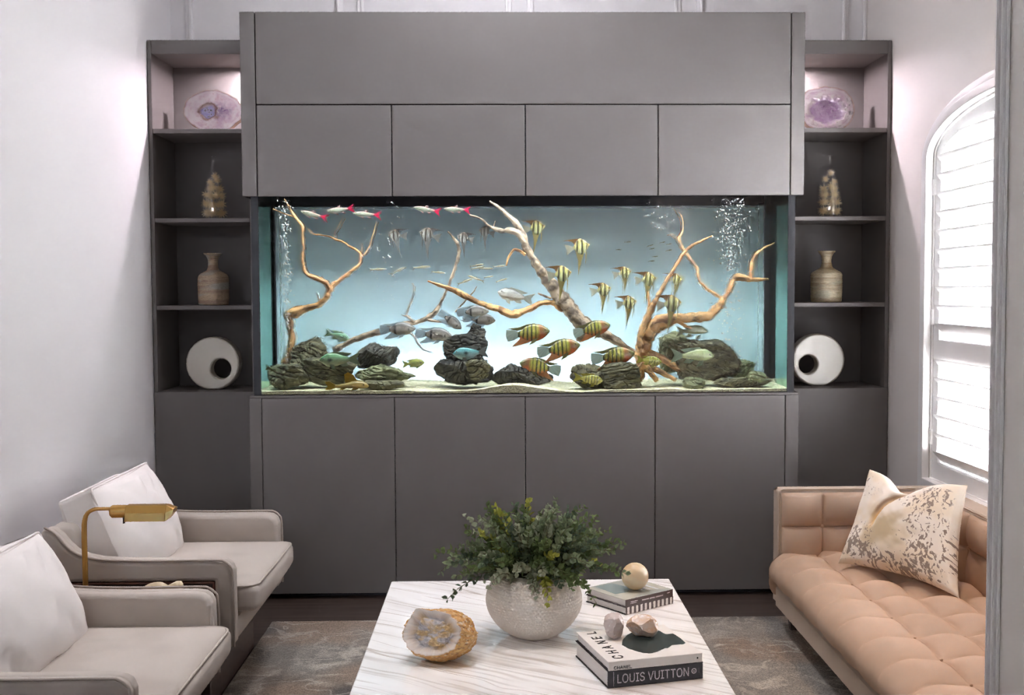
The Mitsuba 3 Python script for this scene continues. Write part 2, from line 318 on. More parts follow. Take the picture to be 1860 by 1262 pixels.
for s in (1, -1):
    y0, y1 = (WC + .012, WC + WA - .004) if s > 0 else (WC - WA + .004, WC - .012)
    full = ell(WC, WA - .004, WZ0, WZS, WB - .004).intersection(sbox(y0, 0, y1, 3))
    core = ell(WC, WA - .062, WZ0 + .07, WZS, WB - .062).intersection(sbox(y0 + .052, 0, y1 - .05, 3)).difference(sbox(-9, 1.118, 9, 1.205))
    wpart('shutter', axes_(rext(full.difference(core), .03, .004, 2, .05), 'yzx', (XR + .008, 0, 0)))
    sh = [k for k in scene if k.startswith('window_1__shutter')][-1]
    a0, a1 = y0 + .05, y1 - .048
    for z in list(np.arange(WZ0 + .095, 1.11, .0795)) + list(np.arange(1.245, 2.17, .0795)):
        ys = np.linspace(a0, a1, 60); ok = [y for y in ys if inside(y) - .055 > z + .028]
        if not ok: continue
        e = max(ok) if s > 0 else a1; b = min(ok) if s < 0 else a0
        if e - b < .08: continue
        blade = place(rext(Polygon([(.044 * math.cos(q), .0055 * math.sin(q)) for q in np.linspace(0, 2 * PI, 18)[:-1]]), e - b, .001, 1), (0, 0, 0))
        v = blade.vertices; c, sn = math.cos(LOUV), math.sin(LOUV)
        X, Z = v[:, 0] * c, -v[:, 0] * sn; X, Z = X + v[:, 1] * sn, Z + v[:, 1] * c
        bm = trimesh.Trimesh(np.column_stack([X + XR + .022, v[:, 2] + b, Z + z]), blade.faces, process=False); trimesh.repair.fix_normals(bm)
        obj(num(sh + '__louver'), bm, 'm_shutter', 40)
    hy = y1 + .0 if s > 0 else y0
    for z in (.78, 1.30, 1.86): wpart('hinge', cbox(XR - .004, XR + .012, hy - .012, hy + .012, z - .035, z + .035, .003))
wpart('astragal', cbox(XR - .006, XR + .036, WC - .014, WC + .014, WZ0, WZS + WB - .01, .005))
wpart('sill', cbox(XR - .05, XR + .03, WC - WA - .11, WC + WA + .11, WZ0 - .11, WZ0 - .082, .006))
wpart('glass', cbox(XR + .118, XR + .122, WC - WA - .04, WC + WA + .04, WZ0 - .04, WZS + WB + .03, .0005), 'm_pane', False)

# ================================================================ aquarium cabinets
def cabinet_thing(key, label, c='cabinet'): tag(key, label, c); return key
cn = cabinet_thing('hood_cabinet', 'wide grey upper cabinet with a long fascia and four flush doors above the aquarium')
CX, CY = 1.2746, -.03; ZT, ZB, ZJ = 2.6745, 1.8525, 2.262; g = .0022
part(cn, 'body', cat([cbox(-CX + .004, CX - .004, CY + .024, .60, ZT - .02, ZT - .003, .001), cbox(-CX + .004, -CX + .03, CY + .024, .60, ZB + .001, ZT - .004, .001),
                      cbox(CX - .03, CX - .004, CY + .024, .60, ZB + .001, ZT - .004, .001), cbox(-CX + .03, CX - .03, .582, .60, ZB + .02, ZT - .02, .001), cbox(-CX + .03, CX - .03, CY + .026, CY + .034, ZB + .004, ZT - .02, .001)]), 'm_black')
part(cn, 'stile', cbox(-CX, -1.2069 - g, CY, CY + .022, ZB, ZT), 'm_cabinet'); part(cn, 'stile', cbox(1.2116 + g, CX, CY, CY + .022, ZB, ZT), 'm_cabinet')
part(cn, 'side_panel', cbox(-CX, -CX + .003, CY + .023, .60, ZB, ZT, .0005), 'm_cabinet'); part(cn, 'side_panel', cbox(CX - .003, CX, CY + .023, .60, ZB, ZT, .0005), 'm_cabinet')
part(cn, 'top_panel', cbox(-CX + .003, CX - .003, CY + .023, .60, ZT - .0025, ZT, .0005), 'm_cabinet')
part(cn, 'fascia', cbox(-1.2069 + g, 1.2116 - g, CY, CY + .022, ZJ + g, ZT), 'm_cabinet')
DU = [-1.2069, -.5994, .0045, .6074, 1.2116]
for a, b in zip(DU, DU[1:]): part(cn, 'door', cbox(a + g, b - g, CY, CY + .022, ZB, ZJ - g), 'm_cabinet')
cb = cabinet_thing('base_cabinet', 'wide grey lower cabinet with four handleless doors carrying the aquarium')
BX, BT = 1.267, .946; DL = [-1.2106, -.6025, -.0007, .5999, 1.2044]
part(cb, 'body', cbox(-BX + .003, BX - .003, .024, .60, .03, BT - .012, .001), 'm_black')
part(cb, 'side_panel', cbox(-BX, -BX + .0028, .023, .60, .025, BT, .0005), 'm_cabinet'); part(cb, 'side_panel', cbox(BX - .0028, BX, .023, .60, .025, BT, .0005), 'm_cabinet')
part(cb, 'top_panel', cbox(-BX + .003, BX - .003, .0, .60, BT - .011, BT, .001), 'm_cabinet')
part(cb, 'plinth', cbox(-BX + .02, BX - .02, .05, .58, 0, .0295, .001), 'm_black')
part(cb, 'stile', cbox(-BX, DL[0] - g * .6, 0, .022, .025, BT - .0115), 'm_cabinet'); part(cb, 'stile', cbox(DL[4] + g * .6, BX, 0, .022, .025, BT - .0115), 'm_cabinet')
for a, b in zip(DL, DL[1:]): part(cb, 'door', cbox(a + g * .7, b - g * .7, 0, .022, .025, BT - .0125), 'm_cabinet')

# ---------------------------------------------------------------- shelf towers
SY, SB = .211, .58; S1, S2, S3 = (2.168, 2.190), (1.750, 1.771), (1.337, 1.358); TT = 2.602
for side, xo, xi, nm in ((-1, XL + .003, -1.278, 'left'), (1, XR - .003, 1.278, 'right')):
    t = num('shelf_tower'); tag(t, f'grey open shelf tower between the aquarium and the {nm} wall', 'shelf')
    lo, hi = min(xo, xi), max(xo, xi); w = .018
    so = (xo, xo + w) if side < 0 else (xo - w, xo); si = (xi - w, xi) if side < 0 else (xi, xi + w)
    part(t, 'side_panel', cbox(*so, SY, SB, BT + .001, TT), 'm_cabinet'); part(t, 'side_panel', cbox(*si, SY, SB, BT + .001, TT), 'm_cabinet')
    a, b = (so[1] + .0005, si[0] - .0005) if side < 0 else (si[1] + .0005, so[0] - .0005)
    part(t, 'back_panel', cbox(a, b, SB - .012, SB, BT + .001, TT - .02, .001), 'm_cabinet')
    part(t, 'header', cat([cbox(a, b, SY, SY + .02, 2.537, TT), cbox(a, b, SY + .0205, SB - .0125, 2.541, 2.556, .001), cbox(a, b, SY + .0205, SB, TT - .019, TT, .001)]), 'm_cabinet')
    for z0, z1 in (S1, S2, S3): part(t, 'shelf', cbox(a, b, SY + .002, SB - .0125, z0, z1), 'm_cabinet')
    lower = part(t, 'cupboard', cbox(lo - .0, hi, SY - .004, SB, .0, BT, .002), 'm_cabinet')
    px = -1.338 if side < 0 else 1.348
    lk = num('niche_light'); tag(lk, f'small round display light in the ceiling of the top niche at the {nm}', 'light')
    obj(lk + '__ring', place(lathe([(.0, 0), (.032, 0), (.034, -.003), (.03, -.006), (.026, -.0035)], n=32), (px, .44, 2.541)), 'm_trim', 30)
    obj(lk + '__lens', facing(place(lathe([(.025, 0), (.0, -.0001)], n=32), (px, .44, 2.5378)), (0, 0, -1)), 'm_lampglass', False, emitter={'type': 'area', 'radiance': {'type': 'rgb', 'value': PUCK}})

# ---------------------------------------------------------------- ceiling lamps (outside the frame, seen by their light; the next-room one is an added fill)
def drum(key, x, y, z, r, h, rad, label):
    tag(key, label, 'lamp')
    obj(key + '__shade', place(lathe([(r + .004, 0), (r + .006, h), (r, h), (r - .002, 0), (r + .004, 0)], n=40), (x, y, z)), 'm_trim', 30)
    obj(key + '__stem', cbox(x - .01, x + .01, y - .01, y + .01, z + h * .6, ZC - .001, .002), 'm_brass')
    obj(key + '__diffuser', facing(place(lathe([(r - .004, 0), (0, -.0002)], n=40), (x, y, z + .01)), (0, 0, -1)), 'm_lampglass', False, emitter={'type': 'area', 'radiance': {'type': 'rgb', 'value': rad}})
drum('ceiling_lamp', -.10, -.55, 3.46, .26, .12, LAMP_COOL, 'round ceiling lamp in front of the aquarium cabinets')
def downlight(x, y, rad, label):
    k = num('downlight'); tag(k, label, 'light'); z = ZC + .30; n = 32
    obj(k + '__can', place(lathe([(.095, ZC - .004), (.125, ZC - .004), (.125, z + .02), (.0, z + .02)], n=n), (x, y, 0)), 'm_black', False)
    obj(k + '__baffle', place(lathe([(.0945, ZC - .003), (.0945, z)], n=n), (x, y, 0)), 'm_black', False)
    obj(k + '__lens', facing(place(lathe([(.094, z), (0, z + .0001)], n=n), (x, y, 0)), (0, 0, -1)), 'm_lampglass', False, emitter={'type': 'area', 'radiance': {'type': 'rgb', 'value': rad}})
for (x, y), w in zip(SPOTS_COOL, ('armchair nearer the cabinets', 'armchair in the foreground', 'coffee table')): downlight(x, y, SPOT_COOL, 'recessed ceiling downlight over the ' + w)
for (x, y), w in zip(SPOTS_WARM, ('near', 'far')): downlight(x, y, SPOT_WARM, f'recessed warm ceiling downlight over the {w} end of the sofa')
drum('ceiling_lamp_001', -1.9, -4.6, 3.1, .24, .14, LAMP_FILL, 'added round fill lamp in the next room behind the camera at the left')  # added out of view to brighten the door casing and wall end
# ---------------------------------------------------------------- aquarium contents: places in metres, measured through the water
# kind, x, y, z, length, heading, tilt, turn, label, group
FISH = [
    ('redtail', -1.005, 0.24, 1.787, 0.103, -1, 13.2, 0, 'silver fish with a dark red tail, leftmost of the red-tailed fish', 'red-tailed silver fish below the surface'),
    ('redtail', -0.879, 0.24, 1.805, 0.104, -1, -7.0, 0, 'silver fish with a pink tail held higher than its head', 'red-tailed silver fish below the surface'),
    ('redtail', -0.755, 0.24, 1.786, 0.103, -1, 3.9, 0, 'silver fish with a pink tail, third of the red-tailed fish from the left', 'red-tailed silver fish below the surface'),
    ('redtail', -0.469, 0.24, 1.808, 0.099, -1, 9.8, 0, 'silver fish with a reddish back and a drooping red tail', 'red-tailed silver fish below the surface'),
    ('redtail', -0.328, 0.24, 1.807, 0.098, -1, 2.4, 0, 'pale silver fish with a forked bright pink tail, rightmost of the red-tailed fish', 'red-tailed silver fish below the surface'),
    ('angelgrey', -0.625, 0.36, 1.692, 0.061, -1, 2.7, -0.0, 'grey angelfish with brown stripes, leftmost angelfish below the red-tailed fish', 'striped angelfish'),
    ('angelgrey', -0.468, 0.33, 1.695, 0.069, -1, 15.6, 0, 'grey angelfish with a long trailing fin, second angelfish from the left', 'striped angelfish'),
    ('angelgrey', -0.294, 0.36, 1.68, 0.055, -1, 14.0, 0, 'small grey angelfish right beside a driftwood tip', 'striped angelfish'),
    ('angelgrey', -0.19, 0.4, 1.713, 0.053, -1, 14.6, 0, 'dark grey angelfish behind the upper left branch of the big driftwood', 'striped angelfish'),
    ('angel', 0.071, 0.36, 1.728, 0.073, 1, 8.1, 0, 'orange-brown angelfish right of the topmost driftwood arm', 'striped angelfish'),
    ('angel', 0.275, 0.22, 1.63, 0.078, 1, 11.3, 0, 'orange-backed angelfish swimming alone above the driftwood trunk', 'striped angelfish'),
    ('angel', 0.187, 0.2, 1.502, 0.079, 1, 9.2, 0, 'yellow striped angelfish directly in front of the thick driftwood trunk', 'striped angelfish'),
    ('angel', 0.384, 0.24, 1.426, 0.067, 1, 11.0, 0, 'green and yellow angelfish, lower left of the angelfish shoal', 'striped angelfish'),
    ('angel', 0.491, 0.3, 1.507, 0.06, 1, 12.4, 0, 'olive angelfish at the top left of the angelfish shoal', 'striped angelfish'),
    ('angel', 0.6, 0.24, 1.475, 0.07, 1, 7.3, 0, 'yellow striped angelfish in the middle of the angelfish shoal', 'striped angelfish'),
    ('angel', 0.747, 0.34, 1.472, 0.061, 1, 2.3, 0, 'golden angelfish partly behind the slanting dark branch', 'striped angelfish'),
    ('angel', 0.502, 0.2, 1.364, 0.067, 1, 8.7, 0, 'yellow angelfish with a dark tail root, lowest of the angelfish shoal', 'striped angelfish'),
    ('angel', 0.701, 0.14, 1.359, 0.082, 1, 7.0, 0, 'teal striped angelfish in front of the branch fork', 'striped angelfish'),
    ('slim', -0.708, 0.4, 1.528, 0.073, 1, 2.3, 0, 'slender pale fish, leftmost of the loose line in mid water', 'slender pale fish in mid water'),
    ('slim', -0.608, 0.4, 1.522, 0.075, 1, 26.6, 0, 'slender fish tilted nose-up, second of the loose line in mid water', 'slender pale fish in mid water'),
    ('slim', -0.492, 0.4, 1.538, 0.08, 1, 4.9, 0, 'slender brownish fish, third of the loose line in mid water', 'slender pale fish in mid water'),
    ('slim', -0.413, 0.4, 1.512, 0.063, 1, -5.1, 0, 'slender fish left of the tall thin branch, lowest of the loose line', 'slender pale fish in mid water'),
    ('slim', -0.225, 0.4, 1.546, 0.062, 1, 9.6, 0, 'slender fish, topmost of the tight group right of the thin branch', 'slender pale fish in mid water'),
    ('slim', -0.219, 0.4, 1.534, 0.064, 1, 9.4, 0, 'slender fish just below the topmost of the tight group', 'slender pale fish in mid water'),
    ('slim', -0.179, 0.4, 1.53, 0.062, 1, 1.0, 0, 'slender fish in the middle of the tight group', 'slender pale fish in mid water'),
    ('slim', -0.115, 0.4, 1.541, 0.056, 1, 5.2, 0, 'slender pale fish near the hooked twig', 'slender pale fish in mid water'),
    ('slim', -0.281, 0.4, 1.469, 0.072, 1, 20.5, 0, 'slender fish above the fork of the thin branch', 'slender pale fish in mid water'),
    ('slim', -0.236, 0.4, 1.483, 0.076, -1, 19.8, 0, 'slender fish facing left in the small lower group', 'slender pale fish in mid water'),
    ('slim', -0.167, 0.4, 1.49, 0.042, 1, 8.9, 0, 'smallest slender fish of the lower group', 'slender pale fish in mid water'),
    ('slim', -0.103, 0.4, 1.474, 0.053, 1, 16.1, 0, 'slender fish at the right end of the lower group', 'slender pale fish in mid water'),
    ('tiny', 0.526, 0.46, 1.661, 0.031, 1, 3.3, 0, 'tiny dark fry in a loose group left of the thin right branch', 'tiny fry left of the thin right branch'),
    ('tiny', 0.479, 0.46, 1.623, 0.027, 1, -0.2, 0, 'tiny dark fry in a loose group left of the thin right branch', 'tiny fry left of the thin right branch'),
    ('tiny', 0.637, 0.46, 1.643, 0.03, 1, 18.2, 0, 'tiny dark fry in a loose group left of the thin right branch', 'tiny fry left of the thin right branch'),
    ('tiny', 0.647, 0.46, 1.627, 0.026, 1, 9.9, 0, 'tiny dark fry in a loose group left of the thin right branch', 'tiny fry left of the thin right branch'),
    ('tiny', 0.7, 0.46, 1.659, 0.027, 1, 8.3, 0, 'tiny dark fry in a loose group left of the thin right branch', 'tiny fry left of the thin right branch'),
    ('tiny', 0.731, 0.46, 1.65, 0.024, 1, 6.1, 0, 'tiny dark fry in a loose group left of the thin right branch', 'tiny fry left of the thin right branch'),
    ('tiny', 0.731, 0.46, 1.619, 0.03, 1, 10.0, 0, 'tiny dark fry in a loose group left of the thin right branch', 'tiny fry left of the thin right branch'),
    ('tiny', 0.662, 0.46, 1.588, 0.027, 1, 4.3, 0, 'tiny dark fry in a loose group left of the thin right branch', 'tiny fry left of the thin right branch'),
    ('tiny', 0.645, 0.46, 1.566, 0.03, 1, 3.9, 0, 'tiny dark fry in a loose group left of the thin right branch', 'tiny fry left of the thin right branch'),
    ('tiny', 0.942, 0.46, 1.354, 0.016, 1, -0.3, 0, 'tiny fry swimming alone above the right branch', None),
    ('geo', -0.061, 0.3, 1.401, 0.132, -1, 12.9, 0, 'silvery grey fish facing left above the bright gap, alone left of the big trunk', None),
    ('barred', -0.575, 0.16, 1.243, 0.124, 1, 2.1, 0, 'pale grey barred fish, leftmost of the barred group', 'pale fish with black bars'),
    ('barred', -0.404, 0.14, 1.216, 0.125, 1, -3.9, 0, 'pale grey barred fish, lowest of the barred group beside the rock tower', 'pale fish with black bars'),
    ('barred', -0.337, 0.2, 1.272, 0.096, 1, -37.0, 0, 'pale grey barred fish diving nose down', 'pale fish with black bars'),
    ('barred', -0.222, 0.16, 1.324, 0.111, 1, 2.4, 0, 'pale grey barred fish, topmost of the barred group', 'pale fish with black bars'),
    ('barred', -0.194, 0.24, 1.284, 0.115, 1, -5.5, 0, 'pale barred fish half hidden behind the topmost one', 'pale fish with black bars'),
    ('severum', 0.044, 0.14, 1.224, 0.151, 1, 6.6, 0, 'green and yellow fish with black stripes, upper left of the striped cichlids', 'yellow and black striped cichlids'),
    ('severum', 0.339, 0.12, 1.245, 0.13, 1, 13.5, 0, 'striped fish with a red breast in front of the slanting trunk', 'yellow and black striped cichlids'),
    ('severum', 0.186, 0.1, 1.155, 0.149, 1, 10.6, 0, 'striped fish with a red face, middle of the striped cichlids', 'yellow and black striped cichlids'),
    ('severum', 0.442, 0.13, 1.115, 0.151, 1, 7.6, 0, 'striped red-brown fish nosing the driftwood stump', 'yellow and black striped cichlids'),
    ('severum', 0.047, 0.16, 1.067, 0.144, -1, 11.8, 0, 'yellow striped fish facing left just above the gravel mound', 'yellow and black striped cichlids'),
    ('green', -0.871, 0.2, 1.209, 0.087, 1, -15.2, 0, 'green fish with a black spot swimming down over the left rocks', None),
    ('greenb', -0.88, 0.05, 1.107, 0.138, -1, -1.4, 0, 'green fish facing left in front of the left rock pile', None),
    ('blue', -0.275, 0.1, 1.132, 0.121, -1, -3.3, 0, 'blue-green fish facing left in front of the rock tower', None),
    ('lime', -0.512, 0.2, 1.082, 0.078, 1, 5.4, 0, 'small yellow-green fish with black spots over the gravel', None),
    ('olive', 0.818, 0.2, 1.224, 0.113, 1, -0.3, 0, 'olive grey fish above the right rocks', None),
    ('pale', 0.814, 0.1, 1.112, 0.15, 1, -0.7, 0, 'pale green fish in front of the big right rock', None),
    ('yellow', 0.596, 0.08, 1.09, 0.09, 1, -6.9, 0, 'small yellow-green fish in front of the stump roots', None),
    ('yellow2', 0.311, 0.06, 1.007, 0.103, 1, -7.5, 0, 'small yellow fish with dark stripes resting by the low rock', None),
    ('stripe', -1.154, 0.1, 1.058, 0.065, 1, -14.0, 0, 'olive striped fish at the far left rock', None),
    ('pleco', -0.8, 0.03, 0.985, 0.155, 1, 0.6, 0, 'golden brown sucker catfish with a tall fin resting on the gravel', None),
]
# driftwood: (part, [(x, y, z, radius), ...])
WOOD = {
  'a': [
    ('trunk', [(-1.129, 0.22, 1.083, 0.0233), (-1.107, 0.22, 1.148, 0.0194), (-1.098, 0.22, 1.208, 0.0142), (-1.103, 0.22, 1.26, 0.0155), (-1.11, 0.22, 1.312, 0.0233), (-1.081, 0.22, 1.327, 0.0233), (-1.029, 0.22, 1.343, 0.0181), (-0.974, 0.22, 1.363, 0.0142), (-0.935, 0.22, 1.394, 0.0142), (-0.917, 0.22, 1.433, 0.0142)]),
    ('branch', [(-0.917, 0.22, 1.428, 0.0142), (-0.928, 0.215, 1.459, 0.0129), (-0.956, 0.209, 1.472, 0.0116), (-0.989, 0.204, 1.488, 0.0103), (-1.024, 0.198, 1.506, 0.0103), (-1.04, 0.193, 1.55, 0.0087), (-1.036, 0.187, 1.614, 0.0077), (-1.037, 0.182, 1.691, 0.0077), (-1.038, 0.176, 1.729, 0.0077), (-1.07, 0.171, 1.772, 0.0072), (-1.094, 0.165, 1.818, 0.0046), (-1.116, 0.16, 1.853, 0.0025)]),
    ('branch', [(-0.917, 0.22, 1.428, 0.0142), (-0.889, 0.229, 1.461, 0.0104), (-0.848, 0.238, 1.492, 0.0093), (-0.809, 0.248, 1.524, 0.0088), (-0.779, 0.257, 1.555, 0.0078), (-0.774, 0.266, 1.594, 0.0068), (-0.793, 0.275, 1.618, 0.006), (-0.83, 0.285, 1.636, 0.0057), (-0.867, 0.294, 1.66, 0.0052), (-0.899, 0.303, 1.671, 0.0052), (-0.937, 0.312, 1.687, 0.0042), (-0.974, 0.322, 1.693, 0.0037), (-1.012, 0.331, 1.701, 0.0026), (-1.036, 0.34, 1.725, 0.0018)]),
    ('twig', [(-1.073, 0.17, 1.772, 0.0041), (-1.108, 0.17, 1.782, 0.0033), (-1.141, 0.17, 1.795, 0.0033), (-1.169, 0.17, 1.806, 0.0033)]),
    ('twig', [(-0.905, 0.33, 1.672, 0.0026), (-0.899, 0.33, 1.706, 0.0024), (-0.88, 0.33, 1.74, 0.0021), (-0.859, 0.33, 1.776, 0.0016)]),
    ('twig', [(-0.778, 0.28, 1.579, 0.0047), (-0.753, 0.293, 1.605, 0.0039), (-0.733, 0.305, 1.639, 0.0031), (-0.72, 0.318, 1.687, 0.0026), (-0.702, 0.33, 1.755, 0.0016)]),
    ('twig', [(-0.774, 0.29, 1.597, 0.0026), (-0.771, 0.29, 1.628, 0.0021), (-0.773, 0.29, 1.654, 0.0013)]),
    ('twig', [(-0.929, 0.22, 1.451, 0.0036), (-0.944, 0.22, 1.475, 0.0028), (-0.962, 0.22, 1.49, 0.0031), (-0.97, 0.22, 1.485, 0.0021)]),
    ('twig', [(-0.967, 0.22, 1.366, 0.0031), (-0.971, 0.22, 1.394, 0.0026), (-0.979, 0.22, 1.418, 0.0021)]),
  ],
  'b': [
    ('trunk', [(0.542, 0.26, 1.111, 0.0158), (0.481, 0.26, 1.151, 0.0185), (0.42, 0.26, 1.193, 0.0211), (0.363, 0.26, 1.222, 0.0237), (0.315, 0.26, 1.241, 0.0316), (0.257, 0.26, 1.283, 0.0368), (0.2, 0.26, 1.355, 0.0368), (0.147, 0.26, 1.423, 0.0315), (0.095, 0.26, 1.499, 0.0236), (0.054, 0.26, 1.559, 0.0196), (0.017, 0.26, 1.619, 0.0183), (-0.001, 0.26, 1.677, 0.017), (-0.024, 0.26, 1.726, 0.0144), (-0.068, 0.26, 1.773, 0.0104), (-0.115, 0.26, 1.812, 0.0078), (-0.162, 0.26, 1.846, 0.0042)]),
    ('branch', [(0.184, 0.26, 1.347, 0.0236), (0.134, 0.252, 1.365, 0.0131), (0.086, 0.243, 1.361, 0.0131), (0.036, 0.235, 1.337, 0.0144), (-0.011, 0.227, 1.322, 0.017), (-0.061, 0.218, 1.309, 0.0209), (-0.123, 0.21, 1.333, 0.0169), (-0.188, 0.202, 1.357, 0.0135), (-0.252, 0.193, 1.383, 0.013), (-0.304, 0.185, 1.412, 0.0129), (-0.363, 0.177, 1.438, 0.0103), (-0.419, 0.168, 1.457, 0.0067), (-0.455, 0.16, 1.47, 0.0033)]),
    ('branch', [(0.009, 0.25, 1.635, 0.0131), (-0.019, 0.245, 1.687, 0.0143), (-0.051, 0.24, 1.705, 0.013), (-0.103, 0.235, 1.707, 0.0109), (-0.139, 0.23, 1.715, 0.0078), (-0.17, 0.225, 1.733, 0.006), (-0.201, 0.22, 1.759, 0.0049), (-0.232, 0.215, 1.774, 0.0041), (-0.253, 0.21, 1.777, 0.0031)]),
    ('twig', [(0.009, 0.25, 1.593, 0.0078), (-0.02, 0.25, 1.612, 0.0073), (-0.043, 0.25, 1.617, 0.0068), (-0.061, 0.25, 1.601, 0.0063), (-0.075, 0.25, 1.573, 0.0052), (-0.085, 0.25, 1.541, 0.0042)]),
    ('twig', [(0.131, 0.24, 1.384, 0.0063), (0.1, 0.24, 1.395, 0.0052), (0.068, 0.24, 1.41, 0.0034)]),
    ('root', [(0.311, 0.27, 1.251, 0.0316), (0.279, 0.27, 1.217, 0.0316), (0.258, 0.27, 1.178, 0.0132)]),
    ('twig', [(-0.142, 0.23, 1.718, 0.0036), (-0.139, 0.23, 1.736, 0.0029), (-0.134, 0.23, 1.754, 0.0026)]),
  ],
  'c': [
    ('trunk', [(-0.918, 0.36, 1.139, 0.0185), (-0.867, 0.36, 1.165, 0.0132), (-0.814, 0.36, 1.191, 0.0132), (-0.763, 0.36, 1.21, 0.0146), (-0.71, 0.36, 1.225, 0.0159), (-0.655, 0.36, 1.241, 0.0132), (-0.588, 0.36, 1.259, 0.0119), (-0.522, 0.36, 1.269, 0.0119), (-0.463, 0.36, 1.293, 0.0133), (-0.426, 0.36, 1.322, 0.0133), (-0.407, 0.36, 1.356, 0.008), (-0.386, 0.36, 1.401, 0.0069), (-0.353, 0.36, 1.475, 0.0069), (-0.329, 0.36, 1.544, 0.0079), (-0.312, 0.36, 1.607, 0.0085), (-0.32, 0.36, 1.652, 0.0079), (-0.346, 0.36, 1.687, 0.0058), (-0.367, 0.36, 1.711, 0.0026)]),
    ('twig', [(-0.529, 0.35, 1.272, 0.0064), (-0.555, 0.35, 1.294, 0.0053), (-0.566, 0.35, 1.312, 0.0042), (-0.547, 0.35, 1.36, 0.004), (-0.533, 0.35, 1.405, 0.0034), (-0.528, 0.35, 1.439, 0.0032), (-0.541, 0.35, 1.46, 0.0024)]),
    ('twig', [(-0.556, 0.35, 1.225, 0.0037), (-0.53, 0.35, 1.201, 0.0037), (-0.514, 0.35, 1.174, 0.0037), (-0.493, 0.35, 1.145, 0.0034), (-0.47, 0.35, 1.134, 0.0027), (-0.446, 0.35, 1.126, 0.0019)]),
    ('twig', [(-0.468, 0.34, 1.285, 0.0079), (-0.433, 0.34, 1.277, 0.0066), (-0.394, 0.34, 1.272, 0.0042)]),
    ('twig', [(-0.333, 0.34, 1.319, 0.004), (-0.282, 0.34, 1.372, 0.004), (-0.247, 0.34, 1.411, 0.0032), (-0.228, 0.34, 1.443, 0.0021)]),
    ('twig', [(-0.566, 0.35, 1.304, 0.0026), (-0.584, 0.35, 1.304, 0.0021), (-0.595, 0.35, 1.307, 0.0016)]),
  ],
  'd': [
    ('trunk', [(0.536, 0.2, 0.99, 0.0236), (0.55, 0.2, 1.048, 0.0288), (0.56, 0.2, 1.113, 0.034), (0.576, 0.2, 1.173, 0.034), (0.602, 0.2, 1.226, 0.0366), (0.646, 0.2, 1.267, 0.0366), (0.704, 0.2, 1.285, 0.0288), (0.764, 0.2, 1.29, 0.0236), (0.824, 0.2, 1.292, 0.0223), (0.876, 0.2, 1.3, 0.021), (0.918, 0.2, 1.334, 0.017), (0.952, 0.2, 1.38, 0.0144), (0.978, 0.2, 1.427, 0.0131), (0.993, 0.2, 1.464, 0.0157), (1.017, 0.2, 1.479, 0.017), (1.059, 0.2, 1.476, 0.0144), (1.101, 0.2, 1.471, 0.0105), (1.161, 0.2, 1.471, 0.0037)]),
    ('branch', [(0.554, 0.16, 1.128, 0.0208), (0.548, 0.157, 1.193, 0.0182), (0.568, 0.154, 1.263, 0.0169), (0.604, 0.151, 1.344, 0.0143), (0.638, 0.148, 1.411, 0.0114), (0.674, 0.145, 1.472, 0.0093), (0.714, 0.142, 1.539, 0.0083), (0.755, 0.139, 1.601, 0.0083), (0.783, 0.136, 1.626, 0.0078), (0.832, 0.133, 1.652, 0.0057), (0.883, 0.13, 1.675, 0.0026)]),
    ('branch', [(1.082, 0.2, 1.471, 0.0118), (1.077, 0.203, 1.51, 0.0115), (1.083, 0.207, 1.549, 0.01), (1.096, 0.21, 1.583, 0.0089), (1.123, 0.213, 1.606, 0.0068), (1.157, 0.217, 1.627, 0.0052), (1.189, 0.22, 1.643, 0.0026)]),
    ('branch', [(0.939, 0.2, 1.38, 0.0089), (0.898, 0.21, 1.409, 0.0073), (0.852, 0.22, 1.446, 0.0073), (0.83, 0.23, 1.475, 0.0073), (0.823, 0.24, 1.525, 0.0063), (0.793, 0.25, 1.569, 0.0058), (0.762, 0.26, 1.619, 0.0063), (0.742, 0.27, 1.662, 0.0074), (0.754, 0.28, 1.688, 0.0042), (0.763, 0.29, 1.722, 0.0032), (0.759, 0.3, 1.76, 0.0026), (0.747, 0.31, 1.792, 0.0024), (0.732, 0.32, 1.818, 0.0016)]),
    ('twig', [(0.758, 0.31, 1.647, 0.0029), (0.734, 0.31, 1.671, 0.0024), (0.715, 0.31, 1.687, 0.0024), (0.699, 0.31, 1.689, 0.0016)]),
    ('root', [(0.56, 0.17, 1.102, 0.0235), (0.612, 0.17, 1.054, 0.0157), (0.669, 0.17, 1.023, 0.0131), (0.717, 0.17, 0.996, 0.0105)]),
    ('root', [(0.545, 0.12, 1.078, 0.0207), (0.591, 0.12, 1.037, 0.013), (0.628, 0.12, 0.995, 0.0104)]),
    ('root', [(0.534, 0.12, 1.065, 0.0207), (0.529, 0.12, 1.014, 0.0155), (0.514, 0.12, 0.98, 0.0104)]),
    ('twig', [(0.588, 0.22, 1.27, 0.0105), (0.593, 0.22, 1.335, 0.0084), (0.593, 0.22, 1.374, 0.0068), (0.59, 0.22, 1.416, 0.0052)]),
    ('twig', [(0.729, 0.19, 1.277, 0.0105), (0.76, 0.19, 1.256, 0.0078), (0.797, 0.19, 1.238, 0.0039)]),
    ('root', [(0.573, 0.2, 1.126, 0.0209), (0.646, 0.2, 1.1, 0.0157), (0.704, 0.2, 1.063, 0.0157), (0.746, 0.2, 1.042, 0.0131)]),
  ],
}
